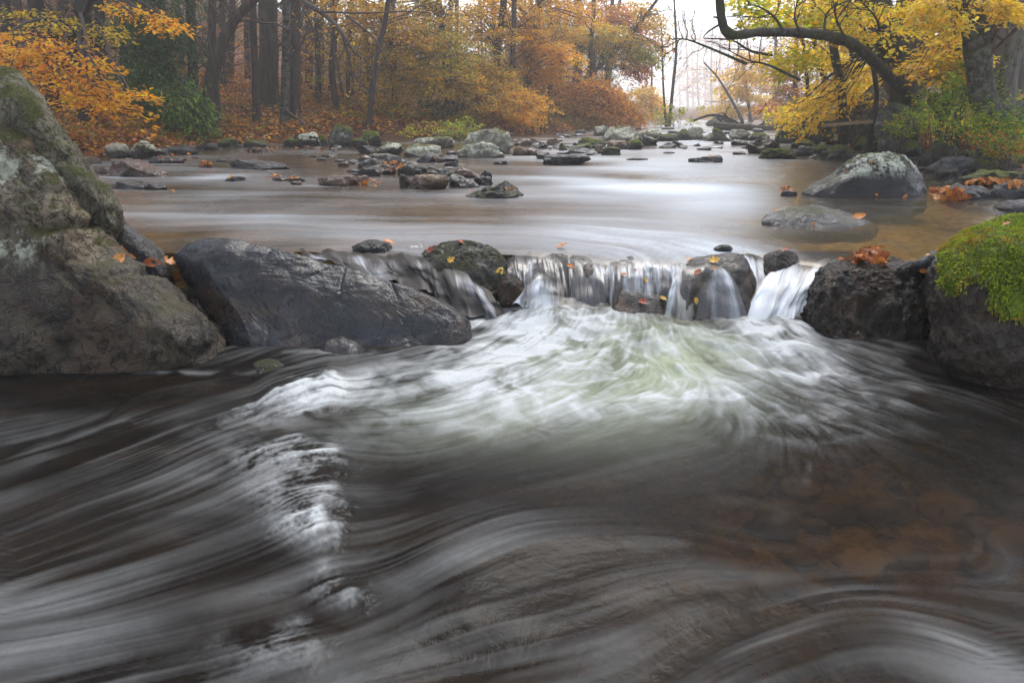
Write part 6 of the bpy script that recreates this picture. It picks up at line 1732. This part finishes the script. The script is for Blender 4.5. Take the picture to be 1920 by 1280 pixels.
tree('olive leaved tree at the back behind the small beech', [(1830, 180), (1828, 100), (1826, 0)], 20, 8, 'brown', GB, leaf=.11, height=10, twig=4, masses=[(1740, 90, 1920, 160, 40, 17, 20, 60, [('olive', 2), ('green', 2), ('yellow', 1)])])
# ------------------------------------------------------------------ bushes
GBU = 'green bushes on the steep bank'
def shrub(label, px, py, Y, w, h, pal, n=26, leaf=.05, grp=GBU, name='shrub', single=0):
    o = at_y(px, py, Y)
    z = gh(o[0], o[1]); base = np.array([o[0], o[1], min(z, o[2])])
    t = empty(name, tuple(base), label, 'shrub', grp)
    W, S = Wood(), Spray()
    ww = w / FPX * Y; hh = h / FPX * Y
    for k in range(n):
        tip = o + np.array([RNG.uniform(-.5, .5) * ww, RNG.uniform(-.35, .35) * ww, RNG.uniform(.2, 1.0) * hh])
        a = base + RNG.normal(0, .05, 3) * [1, 1, 0]
        q = spline([a, (a + tip) / 2 + [0, 0, .08 * hh], tip], 7)
        if k % 2 == 0: W.tube(q, np.linspace(.006, .002, 7), 4)
        d = tip - a; d[2] *= .4
        S.add(tip - d / np.linalg.norm(d) * .12, d, .34, 24, leaf, pal, width=.5, droop=.2)
    tag(link('stems', W.mesh('stems', BK['twig']), t), kind='stuff')
    tag(link('foliage', S.mesh('foliage', M_LEAF), t), kind='stuff')
    return t
shrub('green leafy bush in front of the stout dark trunk', 1800, 232, 9.0, 90, 70, 'green', 40)
shrub('tall bright green bush between the beech and the stout trunk', 1790, 205, 9.6, 80, 80, [('green', 3), ('lime', 1)], 46)
shrub('low green bush spilling over the triangular boulder', 1760, 262, 8.6, 100, 50, [('green', 3), ('lime', 1)], 36)
shrub('yellow green bush before the swollen trunk base', 1850, 282, 8.2, 110, 46, [('lime', 1), ('green', 3), ('gold', .5)], 40)
shrub('dark green plants at the foot of the pale grey trunk', 1895, 262, 8.4, 70, 60, 'green', 30)
shrub('reddish green plants beside the swollen trunk base', 1895, 300, 7.6, 80, 36, [('green', 2), ('rust', 1), ('olive', 1)], 30)
shrub('sparse green bush beside the arching tree foot', 1745, 232, 9.8, 60, 44, [('green', 2), ('lime', 1)], 24)
shrub('low ferny plants by the big mossy dome', 1700, 258, 9.4, 60, 26, [('green', 2), ('olive', 1)], 20)
shrub('wispy yellow green bush at the foot of the twin saplings', 1275, 240, 28, 60, 34, [('lime', 2), ('green', 1)], 34, .1, 'willow bushes of the far bar')
shrub('thin pale bush on the other side of the twin saplings', 1228, 242, 28.5, 50, 26, [('lime', 2), ('olive', 1)], 24, .1, 'willow bushes of the far bar')
shrub('tiny bright green plant on the far bar', 1282, 256, 27, 16, 9, 'green', 8, .08, 'willow bushes of the far bar')
shrub('leafy sprig plant over the long whitish rock', 866, 272, 15.2, 46, 32, [('green', 2), ('lime', 1), ('brown', 1)], 26, .06, 'plants rooted in the midstream bar')
shrub('arching twig plant with yellow green leaves above the broad pale slab', 800, 258, 15.8, 70, 20, [('lime', 2), ('olive', 1)], 16, .06, 'plants rooted in the midstream bar')
shrub('green sprigs behind the largest pale boulder', 872, 246, 17, 44, 18, [('lime', 1), ('green', 1)], 14, .06, 'plants rooted in the midstream bar')
shrub('low green plants on the shore behind the flecked boulder', 650, 236, 18, 60, 20, [('green', 1), ('olive', 2)], 18, .08, 'low plants on the leafy shore')
shrub('green plants in shade between the bent sapling and the bend', 760, 232, 19, 70, 24, [('green', 1), ('olive', 2)], 22, .08, 'low plants on the leafy shore')
shrub('low green plants under the bronze twig trees', 600, 246, 17, 70, 14, [('green', 1), ('olive', 2)], 18, .07, 'low plants on the leafy shore')

# ------------------------------------------------------------------ plank, log, dead branches
def wood_mat(name, c1, c2):
    m, nt = mat_new(name); g = NT(nt)
    pos = g.n('ShaderNodeTexCoord').outputs['Object']
    n = g.noise(g.mapping(pos, (1.5, 22, 22)), 2, 5, .6)
    b = g.n('ShaderNodeBsdfPrincipled'); g.l(g.mix(g.ramp(n, .35, .65), c1, c2), b.inputs['Base Color']); b.inputs['Roughness'].default_value = .8
    g.out(b.outputs[0]); return m
def plank():
    a, b = at_y(1548, 236, 11.6), at_y(1638, 228, 11.2)
    L = np.linalg.norm(b - a); d = (b - a) / L
    s_ = np.cross([0, 0, 1.0], d); s_ /= np.linalg.norm(s_); u = np.cross(d, s_)
    xs = np.linspace(0, L, 9); V = []
    for x in xs:
        for (y, z) in ((-.13, -.025), (.13, -.025), (.135, .022), (-.135, .025)):
            V.append(a + d * x + s_ * (y + .01 * sin(9 * x)) + u * (z + .008 * sin(5 * x)))
    F = [[i * 4 + j, i * 4 + (j + 1) % 4, i * 4 + 4 + (j + 1) % 4, i * 4 + 4 + j] for i in range(8) for j in range(4)] + [[0, 3, 2, 1], [32, 33, 34, 35]]
    o = link('plank', mesh_np('plank', np.array(V), np.array(F), wood_mat('weathered_plank', (.34, .24, .15), (.2, .14, .09)), False))
    tag(o, 'weathered tan plank laid level past the slim dark trunk on the bank', 'plank')
plank()
def log(label, path, Y, w0, w1, tw, bark='brown', name='log', cat='log', grp=None, L=1.0, extra=()):
    q = px_path(path, Y, 16)
    t = empty(name, tuple(q[0]), label, cat, grp)
    W = Wood(); D = float(np.mean(Y))
    W.tube(q, np.linspace(w0, w1, 16) / FPX * D / 2, 8, .15)
    link('stem', W.mesh('stem', BK[bark]), t)
    W = Wood()
    for e in extra:
        W.tube(px_path(e, D, 10), np.linspace(.05, .012, 10), 5); twigs(W, px_path(e, D, 10), .014, 3, .5, sub=2)
    if tw: twigs(W, q, w0 / FPX * D * .12, tw, L, up=.5)
    if W.n: tag(link('twigs', W.mesh('twigs', BK[bark]), t), kind='stuff')
    return t
log('fallen grey brown log lying across the far bar', [(1340, 236), (1400, 240), (1460, 242), (1500, 238)], 24, 14, 9, 5, 'brown')
log('dead branch with curved tips arching above the far bar', [(1300, 226), (1335, 216), (1365, 222), (1392, 236)], 26, 4, 5, 0, 'dark', 'dead_branch', 'branch', 'dead branches on the far bar', extra=([(1345, 219), (1352, 228), (1362, 236)], [(1365, 222), (1358, 214), (1352, 212)]))
log('dead snag with upright prongs behind the fallen log', [(1352, 222), (1375, 232), (1400, 238), (1440, 236)], 25.5, 4, 5, 0, 'dark', 'dead_branch', 'branch', 'dead branches on the far bar', extra=([(1376, 232), (1366, 222), (1358, 214)], [(1396, 238), (1390, 226), (1384, 220)], [(1420, 238), (1436, 230), (1450, 234)]))
log('pale dead branch propped on the slope before the straight brown trunk', [(574, 236), (552, 218), (528, 202), (505, 206)], 16, 4, 2, 4, 'pale', 'dead_branch', 'branch', 'dead branches on the leafy shore')
log('long dead limb lying on the leafy shore below the evergreen', [(282, 238), (330, 234), (380, 236), (424, 238)], 14, 4, 3, 4, 'brown', 'dead_branch', 'branch', 'dead branches on the leafy shore')
log('mossy fallen trunk in shade behind the huge boulder', [(90, 218), (150, 232), (200, 236)], 15, 10, 7, 3, 'dark', 'dead_branch', 'branch', 'dead branches on the leafy shore')
log('bare hanging branch with curled brown leaves over the narrows', [(1448, 104), (1408, 96), (1372, 76), (1320, 72)], 10.5, 5, 2, 10, 'dark', 'dead_branch', 'branch', None, .7)

# ------------------------------------------------------------------ leaf litter
def litter(name, test, n, size, cols, z=None):
    P, N = [], []
    m = 0
    while m < n:
        px = RNG.uniform(-60, 2000, 4000); Y = RNG.uniform(5, 30, 4000) if z is None else z(4000)
        X = (px - 960) / FPX * Y * 1.03
        ok = test(X, Y)
        X, Y = X[ok], Y[ok]
        h = ground_h(X, Y)
        P.append(np.stack([X, Y, h + .015 + .03 * RNG.random(len(X))], -1)); m += len(X)
    P = np.concatenate(P)[:n]
    D = RNG.normal(size=(n, 3)); D[:, 2] *= .35
    N = RNG.normal(0, .35, (n, 3)); N[:, 2] += 1
    c = pal_cols(cols, n)
    V, F, C = leaf_arrays(P, D, N, size * RNG.uniform(.6, 1.3, n), c, .6, .5)
    tag(link(name, mesh_np(name, V, F, M_LITTER, False, colors={'leaf_color': C})), kind='stuff')
litter('leaf_litter', lambda X, Y: (np.interp(Y, BY, BXL) - X > .1) & (np.interp(Y, BY, BXL) - X < 16), 40000, .11, [('rust', 3), ('brown', 4), ('orange', 1)])
litter('leaf_litter', lambda X, Y: (X - np.interp(Y, BY, BXR) > .1) & (X - np.interp(Y, BY, BXR) < 6) & (Y < 20), 14000, .09, [('rust', 3), ('brown', 2), ('orange', 1), ('gold', 1)])
# low green and brown growth between the leaves
def undergrowth():
    S = Spray()
    n = 0
    while n < 900:
        px = RNG.uniform(100, 1100); Y = RNG.uniform(11, 24); X = (px - 960) / FPX * Y * 1.03
        d = float(np.interp(Y, BY, BXL)) - X
        if d < .3 or d > 8: continue
        S.add(np.array([X, Y, gh(X, Y) + .06]), RNG.normal(size=3) * [1, 1, .3], .3, 12, .06, [('olive', 3), ('green', 2), ('brown', 2)] if RNG.random() < .6 else [('rust', 1), ('brown', 1)], droop=-.3); n += 1
    n = 0
    while n < 700:
        px = RNG.uniform(1480, 1990); Y = RNG.uniform(6.5, 16); X = (px - 960) / FPX * Y * 1.03
        d = X - float(np.interp(Y, BY, BXR))
        if d < .4 or d > 5: continue
        S.add(np.array([X, Y, gh(X, Y) + .08]), RNG.normal(size=3) * [1, 1, .3], .32, 13, .05, [('green', 4), ('lime', 2), ('rust', 1)], droop=-.35); n += 1
    tag(link('undergrowth', S.mesh('undergrowth', M_LEAF)), kind='stuff')
undergrowth()

# ------------------------------------------------------------------ haze
def build_haze():
    m, nt = mat_new('haze')
    v = nt.nodes.new('ShaderNodeVolumePrincipled')
    v.inputs['Color'].default_value = (0.995, 0.99, 0.99, 1)
    v.inputs['Density'].default_value = HAZE_DENSITY
    v.inputs['Anisotropy'].default_value = 0.4
    o = nt.nodes.new('ShaderNodeOutputMaterial')
    nt.links.new(v.outputs[0], o.inputs['Volume'])
    lo, hi = HAZE_BOX
    V = np.array([[x, y, z] for x in (lo[0], hi[0]) for y in (lo[1], hi[1]) for z in (lo[2], hi[2])], float)
    F = np.array([[0, 1, 3, 2], [4, 6, 7, 5], [0, 4, 5, 1], [2, 3, 7, 6], [0, 2, 6, 4], [1, 5, 7, 3]])
    tag(link('haze', mesh_np('haze', V, F, m, False)), kind='stuff')
HAZE_DENSITY = 0.0034
HAZE_BOX = ((-410, -16, -2.0), (620, 810, 44.0))
build_haze()
